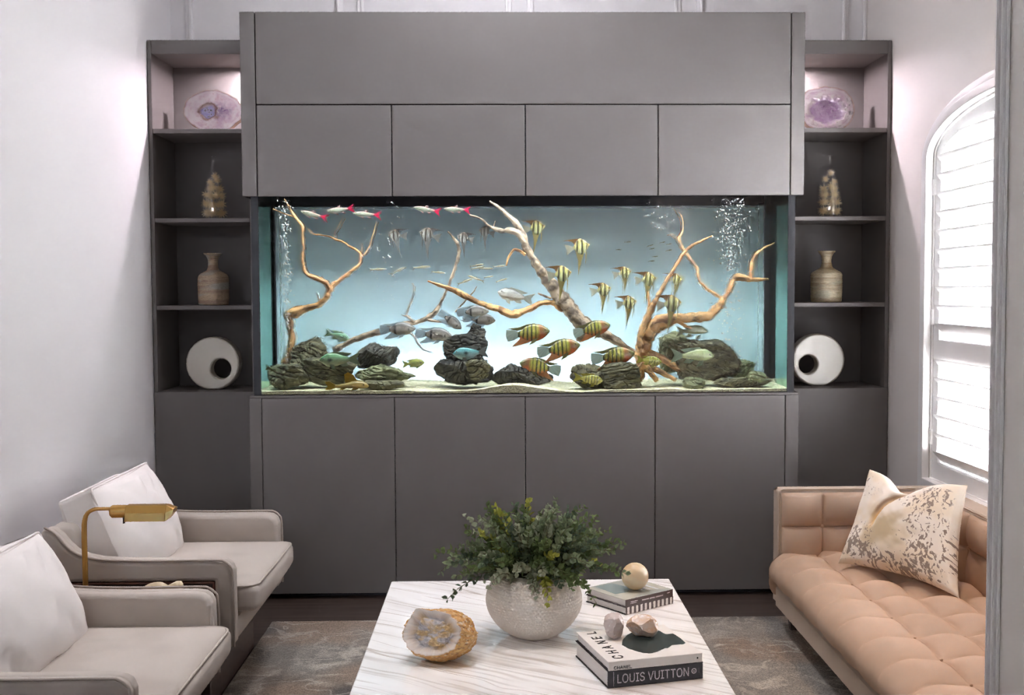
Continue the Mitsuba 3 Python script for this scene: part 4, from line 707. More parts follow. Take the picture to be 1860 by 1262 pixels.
# ================================================================ armchairs
def chair(key, dy, label, arm=True):
    tag(key, label, 'armchair')
    yo, yi, yf, yfo = -1.475 + dy, -1.395 + dy, -.718 + dy, -.638 + dy
    top = [(-1.630, .635), (-1.615, .652), (-1.596, .643), (-1.571, .624), (-1.55, .597), (-1.522, .571), (-1.49, .556), (-1.44, .545), (-1.36, .540), (-1.25, .538), (-1.06, .539), (-1.03, .535), (-1.012, .522), (-1.002, .500)]
    outl = top + [(-1.0, .245), (-1.058, .245), (-1.062, .470), (-1.57, .470), (-1.575, .245), (-1.632, .245)]
    pg = Polygon(outl).buffer(-.021).buffer(.021); full = Polygon(top + [(-1.0, .245), (-1.632, .245)]).buffer(-.021).buffer(.021)
    for y0 in (yo, yf):
        oy = y0 if y0 == yo else y0 + .0385
        part(key, 'arm', cat([axes_(rext(pg, .042, .016, 5, .025), 'xzy', (0, oy, 0)), axes_(rext(full, .052, .018, 6, .025), 'xzy', (0, y0 + .028 if y0 == yo else y0, 0))]), 'm_chair', 40)
        ye = yo + .003 if y0 == yo else yfo - .003
        path = catmull([(a, ye, b + .002) for a, b in top[1:]] + [(-.999, ye, .40), (-.999, ye, .30), (-1.001, ye, .25)], 5)
        part(key, 'piping', sweep(path, .0042, 7), 'm_piping', True)
    for y0 in (yo + .0155, yfo - .0275):
        part(key, 'side_panel', cbox(-1.572, -1.065, y0, y0 + .012, .20, .468), 'm_darkwood')
        part(key, 'wood_edge', cat([cbox(-1.568, -1.0625, y0 - .010, y0 - .0005, .461, .468), cbox(-1.069, -1.0625, y0 - .010, y0 - .0005, .245, .461)]), 'm_redwood')
    part(key, 'back', place(cushion(.10, .70, .41, .035, (.006, 0, .004)), (-1.583, -1.0565 + dy, .442)), 'm_chair', True)
    part(key, 'front_rail', cbox(-1.07, -1.006, yi + .001, yf - .001, .245, .338, .012), 'm_chair', 40)
    part(key, 'seat_deck', cbox(-1.54, -1.071, yi + .001, yf - .001, .25, .334, .004), 'm_chair')
    part(key, 'plinth', cbox(-1.56, -1.108, yo + .06, yfo - .06, 0, .246, .003), 'm_darkwood')
    sc = cushion(.61, .668, .098, .030, (.012, 0, .016), 26); sc = place(sc, (-1.243, -1.0565 + dy, .388))
    c = part(key, 'seat_cushion', sc, 'm_chair', True)
    for z in (.431, .342):
        rr = rrect(.606, .662, .05, 6) if z > .4 else rrect(.574, .632, .05, 6); part(key, 'piping', sweep([(a - 1.243, b - 1.0565 + dy, z) for a, b in rr], .0042, 7, closed=True), 'm_chair', True)
    # loose back cushion leaning on the back, its box rim piped
    bc = cubeshell(26); u = bc.vertices.copy(); h = np.array([.060, .305, .190]); k = np.sign(u) * np.abs(u) ** .85
    pinch = 1 - .10 * (1 - np.abs(k[:, 2:3]) ** 2) * 0; p = k * h
    p[:, 1] *= 1 - .03 + .07 * (1 - k[:, 2] ** 2); p[:, 2] *= 1 - .07 * (1 - k[:, 1] ** 2)
    cr = (1 - k[:, 1] ** 2) ** .55 * (1 - k[:, 2] ** 2) ** .55; p[:, 0] += np.sign(k[:, 0]) * np.abs(k[:, 0]) ** 2.4 * .088 * cr
    wr = meshkit.fbm(np.stack([p[:, 1] * 7 + p[:, 2] * 3, p[:, 2] * 6, p[:, 0] * 4], -1), 3, 4) - .5; p[:, 0] += np.sign(k[:, 0]) * np.abs(k[:, 0]) ** 4 * wr * .046
    for yy, zz, a, l in ((.17, .13, -.8, .1), (.05, .12, -1.1, .09), (-.2, .02, .3, .07), (.2, .06, -.6, .07), (.22, .155, -.9, .05), (-.12, .15, -1.9, .05), (.12, -.1, .9, .06), (-.24, -.08, .5, .06)):
        dd = (p[:, 1] - yy) * math.cos(a) + (p[:, 2] - zz) * math.sin(a); al = -(p[:, 1] - yy) * math.sin(a) + (p[:, 2] - zz) * math.cos(a)
        p[:, 0] -= (k[:, 0] > .9) * .013 * np.exp(-(dd / .011) ** 2 - (al / l) ** 2)
    bc.vertices = p; tilt = -22
    bt = lambda m: place(m, (-1.487, -1.052 + dy, .560), ry=tilt)
    t2 = part(key, 'back_cushion', bt(bc), 'm_chairpillow', True)
    for sx in (.058, -.058):
        ring = []
        for a, b in rrect(.61, .38, .012, 4):
            ring.append((sx, a * (1 - .03 + .07 * (1 - min(1, (b / .19) ** 2))), b * (1 - .07 * (1 - min(1, (a / .305) ** 2)))))
        R_ = dense(np.array(ring), .02); R_[:, 1] *= 1.0; q = R_.copy()
        kk = R_[:, 1:] / [.30, .185]; q[:, 1] = R_[:, 1]; q[:, 2] = R_[:, 2]
        obj(num(t2 + '__piping'), bt(sweep(q, .0042, 7, closed=True)), 'm_chairpillow', True)
chair('armchair', 0., 'beige velvet armchair nearer the cabinet, with a pale back cushion')
chair('armchair_001', -1.03, 'beige velvet armchair in the left foreground, cut off by the frame')
for k in scene:
    if k.startswith('armchair_001__'): scene[k]['to_world'] = T4().scale([1, 1, .935])     # a little lower than the other one

# side table, lamp and ornament between the chairs
tag('side_table', 'dark wooden side table squeezed between the two armchairs', 'side table')
obj('side_table__top', cbox(-1.62, -1.06, -1.655, -1.49, .428, .45, .003), 'm_darkwood')
for x in (-1.60, -1.09):
    for y in (-1.645, -1.515): part('side_table', 'leg', cbox(x, x + .02, y, y + .02, 0, .4275, .002), 'm_darkwood')
tag('reading_lamp', 'brass pharmacy lamp with a tent-shaped shade on the side table', 'lamp'); LY = -1.572
part('reading_lamp', 'base', place(lathe([(0, .0), (.06, 0), (.06, .008), (.02, .014), (.009, .02), (0, .02)], n=32), (-1.447, LY, .4502)), 'm_brass', 30)
part('reading_lamp', 'pole', sweep(catmull([(-1.447, LY, .465), (-1.447, LY, .56), (-1.447, LY, .66), (-1.444, LY, .70), (-1.434, LY, .722), (-1.413, LY, .7335), (-1.39, LY, .735), (-1.355, LY, .735)], 8), np.interp(np.arange(57), [0, 20, 34, 56], [.0088, .0085, .0062, .0055]), 12), 'm_brass', True)
part('reading_lamp', 'socket', axes_(lathe([(0, -1.362), (.015, -1.362), (.0205, -1.356), (.0205, -1.295), (0, -1.295)], n=24), 'zyx', (0, LY, .7265)), 'm_brass', 30)
hp = Polygon([(-.030, .0), (-.034, -.026), (.034, -.026), (.030, 0), (.014, .022), (-.014, .022)])
hood = rext(hp, .128, .001, 1, .05); hv = hood.vertices; hood = trimesh.Trimesh(np.column_stack([hv[:, 2] - 1.308, hv[:, 0] + LY, hv[:, 1] + .7255]), hood.faces, process=False); trimesh.repair.fix_normals(hood)
part('reading_lamp', 'shade', hood, 'm_brass')
tip = trimesh.convex.convex_hull(np.array([(-1.179, LY + a, .7255 + b) for a, b in list(hp.exterior.coords)[:-1]] + [(-1.156, LY - .024, .735), (-1.156, LY + .024, .735), (-1.154, LY + .012, .738), (-1.154, LY - .012, .738), (-1.158, LY - .026, .724), (-1.158, LY + .026, .724)]))
part('reading_lamp', 'shade_front', tip, 'm_brass')
part('reading_lamp', 'switch', sweep([(-1.316, LY - .012, .708), (-1.316, LY - .012, .690)], .0035, 10), 'm_darkwood', 30)
bp = catmull([(-1.262, -1.56, .462), (-1.24, -1.572, .474), (-1.212, -1.578, .480), (-1.185, -1.572, .474), (-1.160, -1.566, .480), (-1.137, -1.568, .486)], 8)
obj('ornament', sweep(bp, np.interp(np.arange(41), [0, 3, 10, 18, 24, 34, 38, 40], [.004, .016, .0185, .018, .012, .0165, .014, .003]), 18), 'm_bone', True); tag('ornament', 'pale tan knobbly ornament lying on the side table', 'ornament')

# ================================================================ sofa
tag('sofa', 'blush beige tufted velvet sofa along the right wall under the window', 'sofa')
SX0, SX1, SYF, SYN = 1.03, 1.748, -.492, -2.62
def tuft(u, v, amp, p=.55): return amp * (np.abs(np.sin(PI * u)) ** p) * (np.abs(np.sin(PI * v)) ** p)
part('sofa', 'base', cbox(SX0 - .012, 1.74, SYN + .01, SYF - .098, .112, .205, .010), 'm_sofatrim', 40)
# seat: profile in x-z swept along y
yk = -.845 - np.arange(-1, 9) * .213
prof = catmull([(1.035, .207), (1.012, .225), (1.002, .25), (1.006, .277), (1.03, .302), (1.075, .318), (1.13, .319), (1.19, .320), (1.27, .322), (1.348, .322), (1.43, .322), (1.506, .320), (1.575, .314), (1.61, .29)], 10)
s_ = np.concatenate([[0], np.cumsum(np.linalg.norm(np.diff(prof, axis=0), axis=1))]); tn = np.gradient(prof, axis=0); tn /= np.linalg.norm(tn, axis=1, keepdims=True); nr_ = np.stack([-tn[:, 1], tn[:, 0]], 1)
ysv = np.linspace(SYF - .097, SYN + .02, 300); s1 = np.interp(1.19, prof[60:100, 0], s_[60:100])
vv = np.where(s_ < s1, .5 + .5 * (s_ - s1) / s1 + .0, (s_ - s1) / .158)
U = (ysv + .845) / .213
V2 = np.where((s_ < s1), np.clip(np.abs((s_ - s1) / s1), 0, 1), 0.)
amp = np.zeros((len(s_), len(ysv)))
for i, s in enumerate(s_):
    if s < s1:
        f = s / s1; ridge = np.sin(PI * min(1, .5 + .5 * (1 - f))) if False else math.sin(PI * np.clip(f, 0, 1)) ** .5
        depth = .036 * np.clip(f * 1.6, .3, 1); amp[i] = depth * np.abs(np.sin(PI * U)) ** .5 * (.35 + .65 * ridge) + .0
    else: amp[i] = tuft(U, (s - s1) / .158, .042, .5)
amp += (meshkit.fbm(np.stack(np.broadcast_arrays(s_[:, None] * 9, ysv[None] * 9, 0.), -1), 2, 1) - .5) * .004
G = np.stack([prof[:, 0:1] + nr_[:, 0:1] * amp, np.broadcast_to(ysv, amp.shape), prof[:, 1:2] + nr_[:, 1:2] * amp], -1)
e0, e1 = G[:, :1].copy(), G[:, -1:].copy(); e0[..., 2] -= .05; e1[..., 2] -= .05
part('sofa', 'seat_cushion', facing(grid(np.concatenate([e0, G, e1], 1)), (0, 0, 1)), 'm_sofa', True)
seat = [k for k in scene if k == 'sofa__seat_cushion'][0]
for y in yk[1:]:
    for x in (1.19, 1.348, 1.506):
        if SYN + .05 < y < SYF - .12: obj(num(seat + '__button'), place(ico(2), (x, y, .3275), s=.0045), 'm_sofa', True)
# arm and back: soft slabs, the inner face tufted
def tuftface(P0, eu, ev, nrm, us, vs, un, vn, amp, edge=.035):
    """Tufted panel: a (u, v) rectangle with seams at us and vs."""
    a, b = np.linspace(us[0], us[-1], un), np.linspace(vs[0], vs[-1], vn)
    def bulge(x, k):
        k = np.array(k); i = np.clip(np.searchsorted(k, x) - 1, 0, len(k) - 2); f = (x - k[i]) / (k[i + 1] - k[i]); return np.abs(np.sin(PI * np.clip(f, 0, 1))) ** .42
    H = bulge(a, us)[:, None] * bulge(b, vs)[None] * amp
    A, B = np.meshgrid(a, b, indexing='ij')
    return facing(grid(np.array(P0) + A[..., None] * np.array(eu) + B[..., None] * np.array(ev) + H[..., None] * np.array(nrm)), nrm)
part('sofa', 'arm', cbox(SX0, 1.747, SYF - .088, SYF, .112, .597, .012), 'm_sofatrim', 40)
part('sofa', 'arm_panel', tuftface((0, SYF - .0885, 0), (1, 0, 0), (0, 0, 1), (0, -1, 0), [1.045, 1.213, 1.395, 1.60], [.29, .446, .585], 90, 54, .036), 'm_sofa', True)
part('sofa', 'back', cbox(1.632, SX1, SYN + .005, SYF - .0895, .112, .599, .014), 'm_sofatrim', 40)
yb = [SYF - .09] + [y for y in yk if SYN + .06 < y < SYF - .2] + [SYN + .01]; yb = sorted(yb)
part('sofa', 'back_panel', tuftface((1.631, 0, 0), (0, 1, 0), (0, 0, 1), (-1, 0, 0), yb, [.29, .46, .588], 320, 54, .042), 'm_sofa', True)
for x in (1.213, 1.395): part('sofa', 'button', place(ico(2), (x, SYF - .091, .446), s=.0085), 'm_sofa', True)
for y in yb[1:-1]: part('sofa', 'button', place(ico(2), (1.627, y, .46), s=.0085), 'm_sofa', True)
for a, b in (((SX0 + .003, .60), None),):
    pth = [(SX0 + .004, SYF - .086, .13), (SX0 + .004, SYF - .086, .580), (SX0 + .009, SYF - .086, .592), (SX0 + .02, SYF - .086, .598), (1.60, SYF - .086, .598)]
    part('sofa', 'piping', sweep(pth, .0035, 7), 'm_sofatrim', True)
part('sofa', 'piping', sweep([(1.63, SYF - .09, .600), (1.63, SYN + .01, .600)], .0035, 7), 'm_sofatrim', True)
for x in (1.10, 1.68):
    for y in (SYF - .085, SYN + .03): part('sofa', 'leg', trimesh.convex.convex_hull(np.array([(x + a * s, y + b * s, z) for z, s in ((.0122, .016), (.1118, .024)) for a in (-1, 1) for b in (-1, 1)])), 'm_darkwood')
# printed throw pillow with its chop
BLc, BRc, TLc, TRc = (np.array(q) for q in PILLOW)
n = 60; uu = np.linspace(0, 1, n); Ug, Vg = np.meshgrid(uu, uu, indexing='ij')
W_ = lambda a, b, c, d: ((1 - Ug) * (1 - Vg))[..., None] * a + (Ug * (1 - Vg))[..., None] * b + ((1 - Ug) * Vg)[..., None] * c + (Ug * Vg)[..., None] * d
Pm = W_(BLc, BRc, TLc, TRc); ex = BRc - BLc; ex /= np.linalg.norm(ex); nz = np.cross(ex, (TLc + TRc - BLc - BRc)); nz /= np.linalg.norm(nz)
if nz[1] > 0: nz = -nz
ez = np.cross(nz, ex); ez = ez if ez[2] > 0 else -ez
cx, cz_ = 2 * Ug - 1, 2 * Vg - 1
Pm = Pm - (np.sign(cx) * .028 * (1 - cz_ ** 2) * np.abs(cx) ** 3)[..., None] * ex - (np.where(cz_ < 0, cz_, cz_ * .6) * np.abs(cz_) ** 2 * .028 * (1 - cx ** 2))[..., None] * ez
Pm = Pm - (.068 * np.exp(-((Ug - .50) / .20) ** 2) * Vg ** 2.2)[..., None] * ez
th = .078 * np.sqrt(np.clip((1 - cx ** 2) * (1 - cz_ ** 2), 0, 1)) ** .8
cre = np.exp(-(((Ug - .27) - .42 * (Vg - .38) * (Vg - .05) * 1.35) / .035) ** 2) * np.clip((Vg - .3) * 4, 0, 1) * .030
fold = (meshkit.fbm(np.stack([Ug * 5, Vg * 5, 0 * Ug], -1), 3, 8) - .5) * .02 * th / .08
front, rear_ = Pm + (th - cre + fold)[..., None] * nz + .003 * nz, Pm - (th * .9)[..., None] * nz - .003 * nz
edge = grid(np.concatenate([np.stack([front[:, 0], rear_[:, 0]], 1), np.stack([front[-1], rear_[-1]], 1), np.stack([front[::-1, -1], rear_[::-1, -1]], 1), np.stack([front[0, ::-1], rear_[0, ::-1]], 1)], 0))
uvs = np.stack([Ug, Vg], -1).reshape(-1, 2); eu_ = np.concatenate([uvs.reshape(n, n, 2)[:, 0], uvs.reshape(n, n, 2)[-1], uvs.reshape(n, n, 2)[::-1, -1], uvs.reshape(n, n, 2)[0, ::-1]])
fm, rm = facing(grid(front), nz), facing(grid(rear_), -nz)
pm = cat([fm, rm, edge]); puv = np.concatenate([uvs, uvs, np.repeat(eu_, 2, 0)])
obj('throw_pillow', pm, 'm_pillow', True, uv=puv); tag('throw_pillow', 'cream throw pillow printed with gold and brown flecks on the sofa', 'pillow')

# ================================================================ rug and coffee table
obj('rug', cbox(-1.10, 1.26, -4.3, -.385, .0005, .012, .004), 'm_rug'); tag('rug', 'abstract grey and brown rug under the coffee table', 'rug')
tag('coffee_table', 'low rectangular coffee table with a veined white marble top', 'coffee table'); TX0, TX1, TY0, TY1, TZ = -.495, .471, -2.62, -1.30, .42
part('coffee_table', 'top', cbox(TX0, TX1, TY0, TY1, .372, TZ, .003), 'm_marble')
part('coffee_table', 'edge_band', cbox(TX0 + .002, TX1 - .002, TY0 + .002, TY1 - .002, .362, .3715, .001), 'm_gold')
for x0, x1 in ((-.40, -.33), (.31, .38)): part('coffee_table', 'leg', cbox(x0, x1, TY0 + .15, TY1 - .12, .0125, .3615, .003), 'm_darkwood')
# ================================================================ on the coffee table
vp = [(0, .4205), (.058, .4205), (.064, .424), (.085, .436), (.112, .462), (.131, .492), (.139, .523), (.135, .552), (.121, .578), (.102, .595), (.086, .603), (.080, .606), (.077, .603), (.095, .585), (.120, .55), (.120, .50), (.08, .45), (0, .44)]
vpp = catmull([(a, 0, b) for a, b in vp[1:11]], 16)[:, [0, 2]]
sl = np.concatenate([[0], np.cumsum(np.linalg.norm(np.diff(vpp, axis=0), axis=1))]); sl2 = np.linspace(0, sl[-1], 190); vpp = np.stack([np.interp(sl2, sl, vpp[:, 0]), np.interp(sl2, sl, vpp[:, 1])], 1)
nv = 468; tv = np.arange(nv) / nv * 2 * PI; row = sl2 / .0086; ri = np.floor(row); aa = tv[None] / (2 * PI) * 78 + .5 * (ri[:, None] % 2); fa = aa - np.floor(aa) - .5; fr = (row - ri - .5)[:, None]
wd = vpp[:, :1] / .139 ; dot = np.clip(1 - (fa * fa * wd ** 1.2 + fr * fr) / .24, 0, 1) ** .7 * np.clip((vpp[:, 1:2] - .435) / .02, 0, 1) * np.clip((.602 - vpp[:, 1:2]) / .008, 0, 1)
tn2 = np.gradient(vpp, axis=0); tn2 /= np.linalg.norm(tn2, axis=1, keepdims=True); R2 = vpp[:, :1] + tn2[:, 1:2] * dot * .0026; Z2 = vpp[:, 1:2] - tn2[:, :1] * dot * .0026
Vv = np.stack([R2 * np.cos(tv) + VX, R2 * np.sin(tv) + VY, np.broadcast_to(Z2, R2.shape)], -1); shell = grid(np.concatenate([Vv, Vv[:, :1]], 1))
inner = lathe(np.vstack([[(vpp[-1, 0], vpp[-1, 1])], vp[11:]]), VX, VY, 72); foot = lathe([(0, .4205), (vpp[0, 0], vpp[0, 1])], VX, VY, 72)
obj('vase', cat([shell, inner, foot]), 'm_vase', 60); tag('vase', 'round cream vase with a raised dot pattern in the middle of the table', 'vase')
tag('plant', 'bushy eucalyptus arrangement in the round cream vase', 'plant')
r = np.random.default_rng(21)
def leafmesh(L, w, cup, fold):
    a = np.array([(0, 0, 0), (.28, .42, cup), (.62, .5, cup * .6), (1, 0, -cup), (.62, -.5, cup * .6), (.28, -.42, cup), (.5, 0, -fold)]); return a * [L, w, L], [[0, 6, 1], [1, 6, 2], [2, 6, 3], [3, 6, 4], [4, 6, 5], [5, 6, 0]]
obj('plant__soil', place(lathe([(.10, 0), (.05, .012), (0, .014)], VX, VY, 24), (0, 0, .575)), 'm_stem')
nsp = 120
for i in range(nsp):
    az = i * 2.39996 + r.normal() * .2; el = np.arcsin(np.clip(((i + .5) / nsp) ** .75 * 1.06 - .06, -.1, .99)); ln = (.095 + .05 * r.random() + .085 * abs(math.cos(az)) * math.cos(el) ** 1.2) * (.9 + .25 * r.random())
    if i in (30, 52): ln *= 1.22
    d = np.array([math.cos(az) * math.cos(el), math.sin(az) * math.cos(el) * .85, math.sin(el)]); b = np.array([VX, VY, .592]) + np.array([d[0], d[1], 0]) * .05
    droop = .085 * (1 - math.sin(max(el, 0))) * (.5 + r.random())
    pts = [b + d * ln * t + np.array([0, 0, .06 * math.sin(t * 1.6) - droop * t * t]) + r.normal(size=3) * .004 for t in np.linspace(0, 1, 7)]
    c = catmull(pts, 3); st = num('plant__stem'); obj(st, sweep(c, np.linspace(.0018, .0007, len(c)), 5), 'm_stem', True)
    tone = r.random(); base = np.array([(.10, .14, .06), (.17, .21, .13), (.30, .33, .24), (.32, .33, .07), (.07, .10, .07)][0 if tone < .32 else 1 if tone < .58 else 2 if tone < .74 else 3 if tone < .84 else 4])
    V, Fc, C, at = [], [], [], 0; nl = 13
    for j in range(nl):
        t = .22 + .78 * (j / (nl - 1)); q = np.array([np.interp(t, np.linspace(0, 1, len(c)), c[:, k]) for k in range(3)]); tn = c[min(len(c) - 1, int(t * (len(c) - 1)) + 1)] - c[max(0, int(t * (len(c) - 1)) - 1)]; tn /= np.linalg.norm(tn) + 1e-9
        for s in range(3 if j < nl - 2 else 2):
            L = (.0265 - .0115 * t) * (.75 + .55 * r.random()); ph = r.random() * 6.28; a0 = np.cross(tn, [.3, .2, 1]); a0 /= np.linalg.norm(a0) + 1e-9; b0 = np.cross(tn, a0)
            o = math.cos(ph) * a0 + math.sin(ph) * b0; x = o * .85 + tn * .5 + r.normal(size=3) * .2; x /= np.linalg.norm(x); y = np.cross(x, tn + r.normal(size=3) * .4); y /= np.linalg.norm(y) + 1e-9; z = np.cross(x, y)
            lv, lf = leafmesh(L, L * .8, .12, .08); V.append(q + lv @ np.stack([x, y, z])); Fc.append(np.array(lf) + at); at += 7; C.append(np.tile(base * (.75 + .5 * r.random()) + np.array([.02, .02, 0]) * r.random(), (7, 1)))
    k = st + '__leaves'; obj(k, (np.vstack(V), np.vstack(Fc)), 'm_leaf', False, color=np.clip(np.vstack(C), 0, 1)); labels[k] = {'kind': 'stuff'}

# books: local frame u along the spine, v into the book
def book(key, P0, ang, w, d, z0, z1, mats, label, group=None):
    tag(key, label, 'book', group); a = math.degrees(ang) if abs(ang) < 2 else ang
    L = lambda m: place(m, (P0[0], P0[1], 0), rz=a)
    ct = .0022
    part(key, 'back_cover', L(cbox(0, w, .002, d, z0, z0 + ct, .0006)), mats[0]); part(key, 'front_cover', L(cbox(0, w, .002, d, z1 - ct, z1, .0006)), mats[1])
    part(key, 'spine', L(cbox(0, w, 0, .0022, z0, z1, .0008)), mats[2])
    for i in range(1): part(key, 'pages', L(cbox(.003, w - .003, .0024, d - .004, z0 + ct + .0001, z1 - ct - .0001, .0005)), 'm_pages')
    return L
mat('m_pages', P(pr(lambda p, n, uv: MX((.50, .47, .45), (.66, .63, .60), N_(p.x * 5, p.y * 5, p.z * 2600))), .8))
mat('m_white', P((.80, .76, .72), .35)); mat('m_ink', P((.010, .008, .008), .5, specular=.2)); mat('m_inkgreen', P((.016, .021, .018), .35, specular=.3)); mat('m_silver', P((.62, .56, .60), .4)); mat('m_umber', P((.055, .035, .032), .35))
mat('m_greycover', P(pr(lambda p, n, uv: MX((.30, .32, .29), (.44, .43, .36), S_(.35, .65, F_(p.x * 14, p.y * 14, 3., 3)))), .3)); mat('m_greyteal', P((.20, .25, .24), .3)); mat('m_palegrey', P((.58, .60, .62), .3))
g = None
bk = 'book'; L1 = book(bk, (.155, -2.372), 14.5, .262, .262, TZ + .0004, .4647, ('m_ink', 'm_ink', 'm_ink'), 'thick black book with big silver capitals on its spine, under the white book')
def spinetext(key, L, name, text, u, z, h, m, bold=False, stretch=1.):
    t = meshkit.text_mesh(text, h, .0006, bold); v = t.vertices; t = trimesh.Trimesh(np.column_stack([v[:, 0] * stretch + u, -.0001 - v[:, 2], v[:, 1] + z]), t.faces, process=False); trimesh.repair.fix_normals(t); part(key, name, L(t), m)
def tw(t, h): return meshkit.text_mesh(t, h, .001).vertices[:, 0].max()
spinetext(bk, L1, 'title', 'LOUIS VUITTON', .024, .4312, .0225, 'm_silver', False, .198 / tw('LOUIS VUITTON', .0225))
part(bk, 'rule', L1(cbox(.0155, .0166, -.0006, 0, .4235, .4610, .0001)), 'm_silver')
ringm = rext(Polygon([(.0072 * math.cos(q), .0072 * math.sin(q)) for q in np.linspace(0, 2 * PI, 28)[:-1]], [[(.0048 * math.cos(q), .0048 * math.sin(q)) for q in np.linspace(0, 2 * PI, 20)[:-1]]]), .0006, .0001, 1, .02)
part(bk, 'emblem', L1(axes_(ringm, 'xzy', (.2365, -.0006, .4430))), 'm_silver'); spinetext(bk, L1, 'emblem_letter', 'O', .2342, .4403, .0045, 'm_silver', True)
part(bk, 'rule', L1(cbox(.2500, .2507, -.0006, 0, .436, .450, .0001)), 'm_silver')
bk = num('book'); L2 = book(bk, (.1565, -2.3725), 14.3, .258, .258, .4650, .4885, ('m_ink', 'm_white', 'm_white'), 'white book with black lettering and a dark hat silhouette on its cover')
spinetext(bk, L2, 'spine_title', 'CHANEL', .014, .4680, .0078, 'm_ink', True, 1.12)
part(bk, 'spine_line', L2(cbox(.072, .096, -.0005, 0, .4700, .4708, .0001)), 'm_silver')
part(bk, 'spine_mark', L2(place(axes_(rext(Polygon([(.0026 * math.cos(q), .0026 * math.sin(q)) for q in np.linspace(0, 2 * PI, 14)[:-1]]), .0005, .0001, 1, .02), 'xzy', (0, 0, 0)), (.2445, -.0005, .4765))), 'm_ink')
for i, ch in enumerate('CHANEL'):
    t = meshkit.text_mesh(ch, .027, .0005, True); v = t.vertices - [t.vertices[:, 0].mean(), 0, 0]
    t = trimesh.Trimesh(np.column_stack([.050 - v[:, 1], .030 + .0418 * i + v[:, 0], .48855 + v[:, 2]]), t.faces, process=False); trimesh.repair.fix_normals(t); part(bk, 'cover_letter', L2(t), 'm_ink')
sil = [(.081, .119), (.087, .086), (.099, .06), (.111, .042), (.127, .033), (.148, .04), (.182, .063), (.186, .059), (.208, .081), (.240, .079), (.250, .088), (.252, .129), (.250, .172), (.228, .172), (.225, .188), (.224, .206), (.19, .23), (.154, .22), (.125, .196), (.096, .156)]
part(bk, 'cover_picture', L2(place(rext(Polygon(sil), .0005, .0001, 1, .05), (0, 0, .48855))), 'm_inkgreen')
bk = num('book'); L3 = book(bk, (.272, -1.733), 36.5, .207, .190, TZ + .0004, .4440, ('m_ink', 'm_ink', 'm_umber'), 'book with a black and white striped spine at the back of the table')
for i in range(11):
    part(bk, 'stripe', L3(cbox(.006 + i * .0186, .0152 + i * .0186, -.0006, .0001, TZ + .0012, .4428, .0003)), 'm_white')
bk = num('book'); L4 = book(bk, (.2715, -1.733), 36.2, .205, .187, .4443, .4670, ('m_umber', 'm_greycover', 'm_umber'), 'grey picture book with a dark brown spine under the stone ball')
for u0, u1, z, h in ((.02, .045, .452, .0018), (.02, .050, .457, .0018), (.07, .098, .4535, .0035), (.102, .125, .4535, .0035), (.129, .16, .4535, .0035), (.178, .19, .458, .003)):
    part(bk, 'spine_line', L4(cbox(u0, u1, -.0005, .0001, z, z + h, .0001)), 'm_silver')
part(bk, 'cover_picture', L4(place(rext(Polygon([(.02, .07), (.07, .065), (.11, .10), (.10, .175), (.03, .178)]), .0004, .0001, 1), (0, 0, .46705))), 'm_greyteal')
for pts in ([(.135, .04), (.15, .04), (.15, .16), (.135, .16)], [(.165, .03), (.172, .03), (.172, .17), (.165, .17)], [(.115, .05), (.13, .06), (.128, .08), (.112, .075)]):
    part(bk, 'cover_picture', L4(place(rext(Polygon(pts), .0004, .0001, 1), (0, 0, .46705))), 'm_palegrey')
obj('stone_ball', place(ico(4), (.315, -1.612, .5106), s=.0432), 'm_onyx', True); tag('stone_ball', 'polished honey coloured stone ball on the grey picture book', 'ball')

# geode and quartz
def cellbump(p, f, seed):
    q = np.floor(p * f + meshkit.noise(p * f * .7, seed)[:, None] * .8); return meshkit.noise(q + .5, seed + 3)
m = ico(6); v = m.vertices; dirc = np.array([-.38, -.82, .36]); dirc /= np.linalg.norm(dirc); ca = v @ dirc
rr = 1 + .20 * (meshkit.fbm(v * 2.1, 3, 2) - .5) + .14 * (meshkit.fbm(v * 8, 3, 5) - .5); lim = .54 + .16 * (meshkit.fbm(v * 3.1, 2, 9) - .5)
inn = np.clip((ca - lim) / .07, 0, 1); cb = cellbump(v, 11., 4); rr = rr * (1 - inn * (.34 + .16 * np.clip((ca - .7) / .3, 0, 1))) + inn * (cb - .5) * .20
horn = np.exp(-((v[:, 0] + .52) / .24) ** 2 - ((v[:, 2] - .80) / .26) ** 2 - ((v[:, 1] + .25) / .4) ** 2); rr = rr + .38 * horn * (1 - inn * .5)
rim = np.clip(1 - np.abs(ca - lim - .01) / .05, 0, 1)
out = mixc(mixc((.46, .20, .045), (.60, .36, .13), meshkit.fbm(v * 8, 3, 11) * 1.6 - .3), (.16, .07, .03), np.clip(meshkit.fbm(v * 14, 3, 7) * 3 - 1.6, 0, 1)); out = mixc(out, (.68, .55, .40), np.clip(meshkit.fbm(v * 11 + 3, 2, 3) * 4 - 2.4, 0, 1))
ins = mixc((.60, .56, .55), (.26, .22, .23), np.clip(cb * 1.5 - .3, 0, 1)); ins = mixc(ins, (.50, .30, .08), np.clip(meshkit.fbm(v * 3.3 + 1, 2, 6) * 4 - 1.7, 0, 1) * .8); ins = mixc(ins, (.78, .75, .73), np.clip(cellbump(v, 19., 8) * 2.4 - 1.5, 0, 1))
col = mixc(mixc(out, ins, inn), (.70, .64, .60), rim * .85)
m.vertices = v * rr[:, None] * np.array([.100, .088, .068])
m.apply_translation([-.280, -2.13, .420 - m.vertices[:, 2].min() * 1.0 + .0003]); obj('geode', m, 'm_crust', True, color=np.clip(col, 0, 1)); tag('geode', 'broken geode with an orange crust and pale crystals inside, left on the table', 'geode')
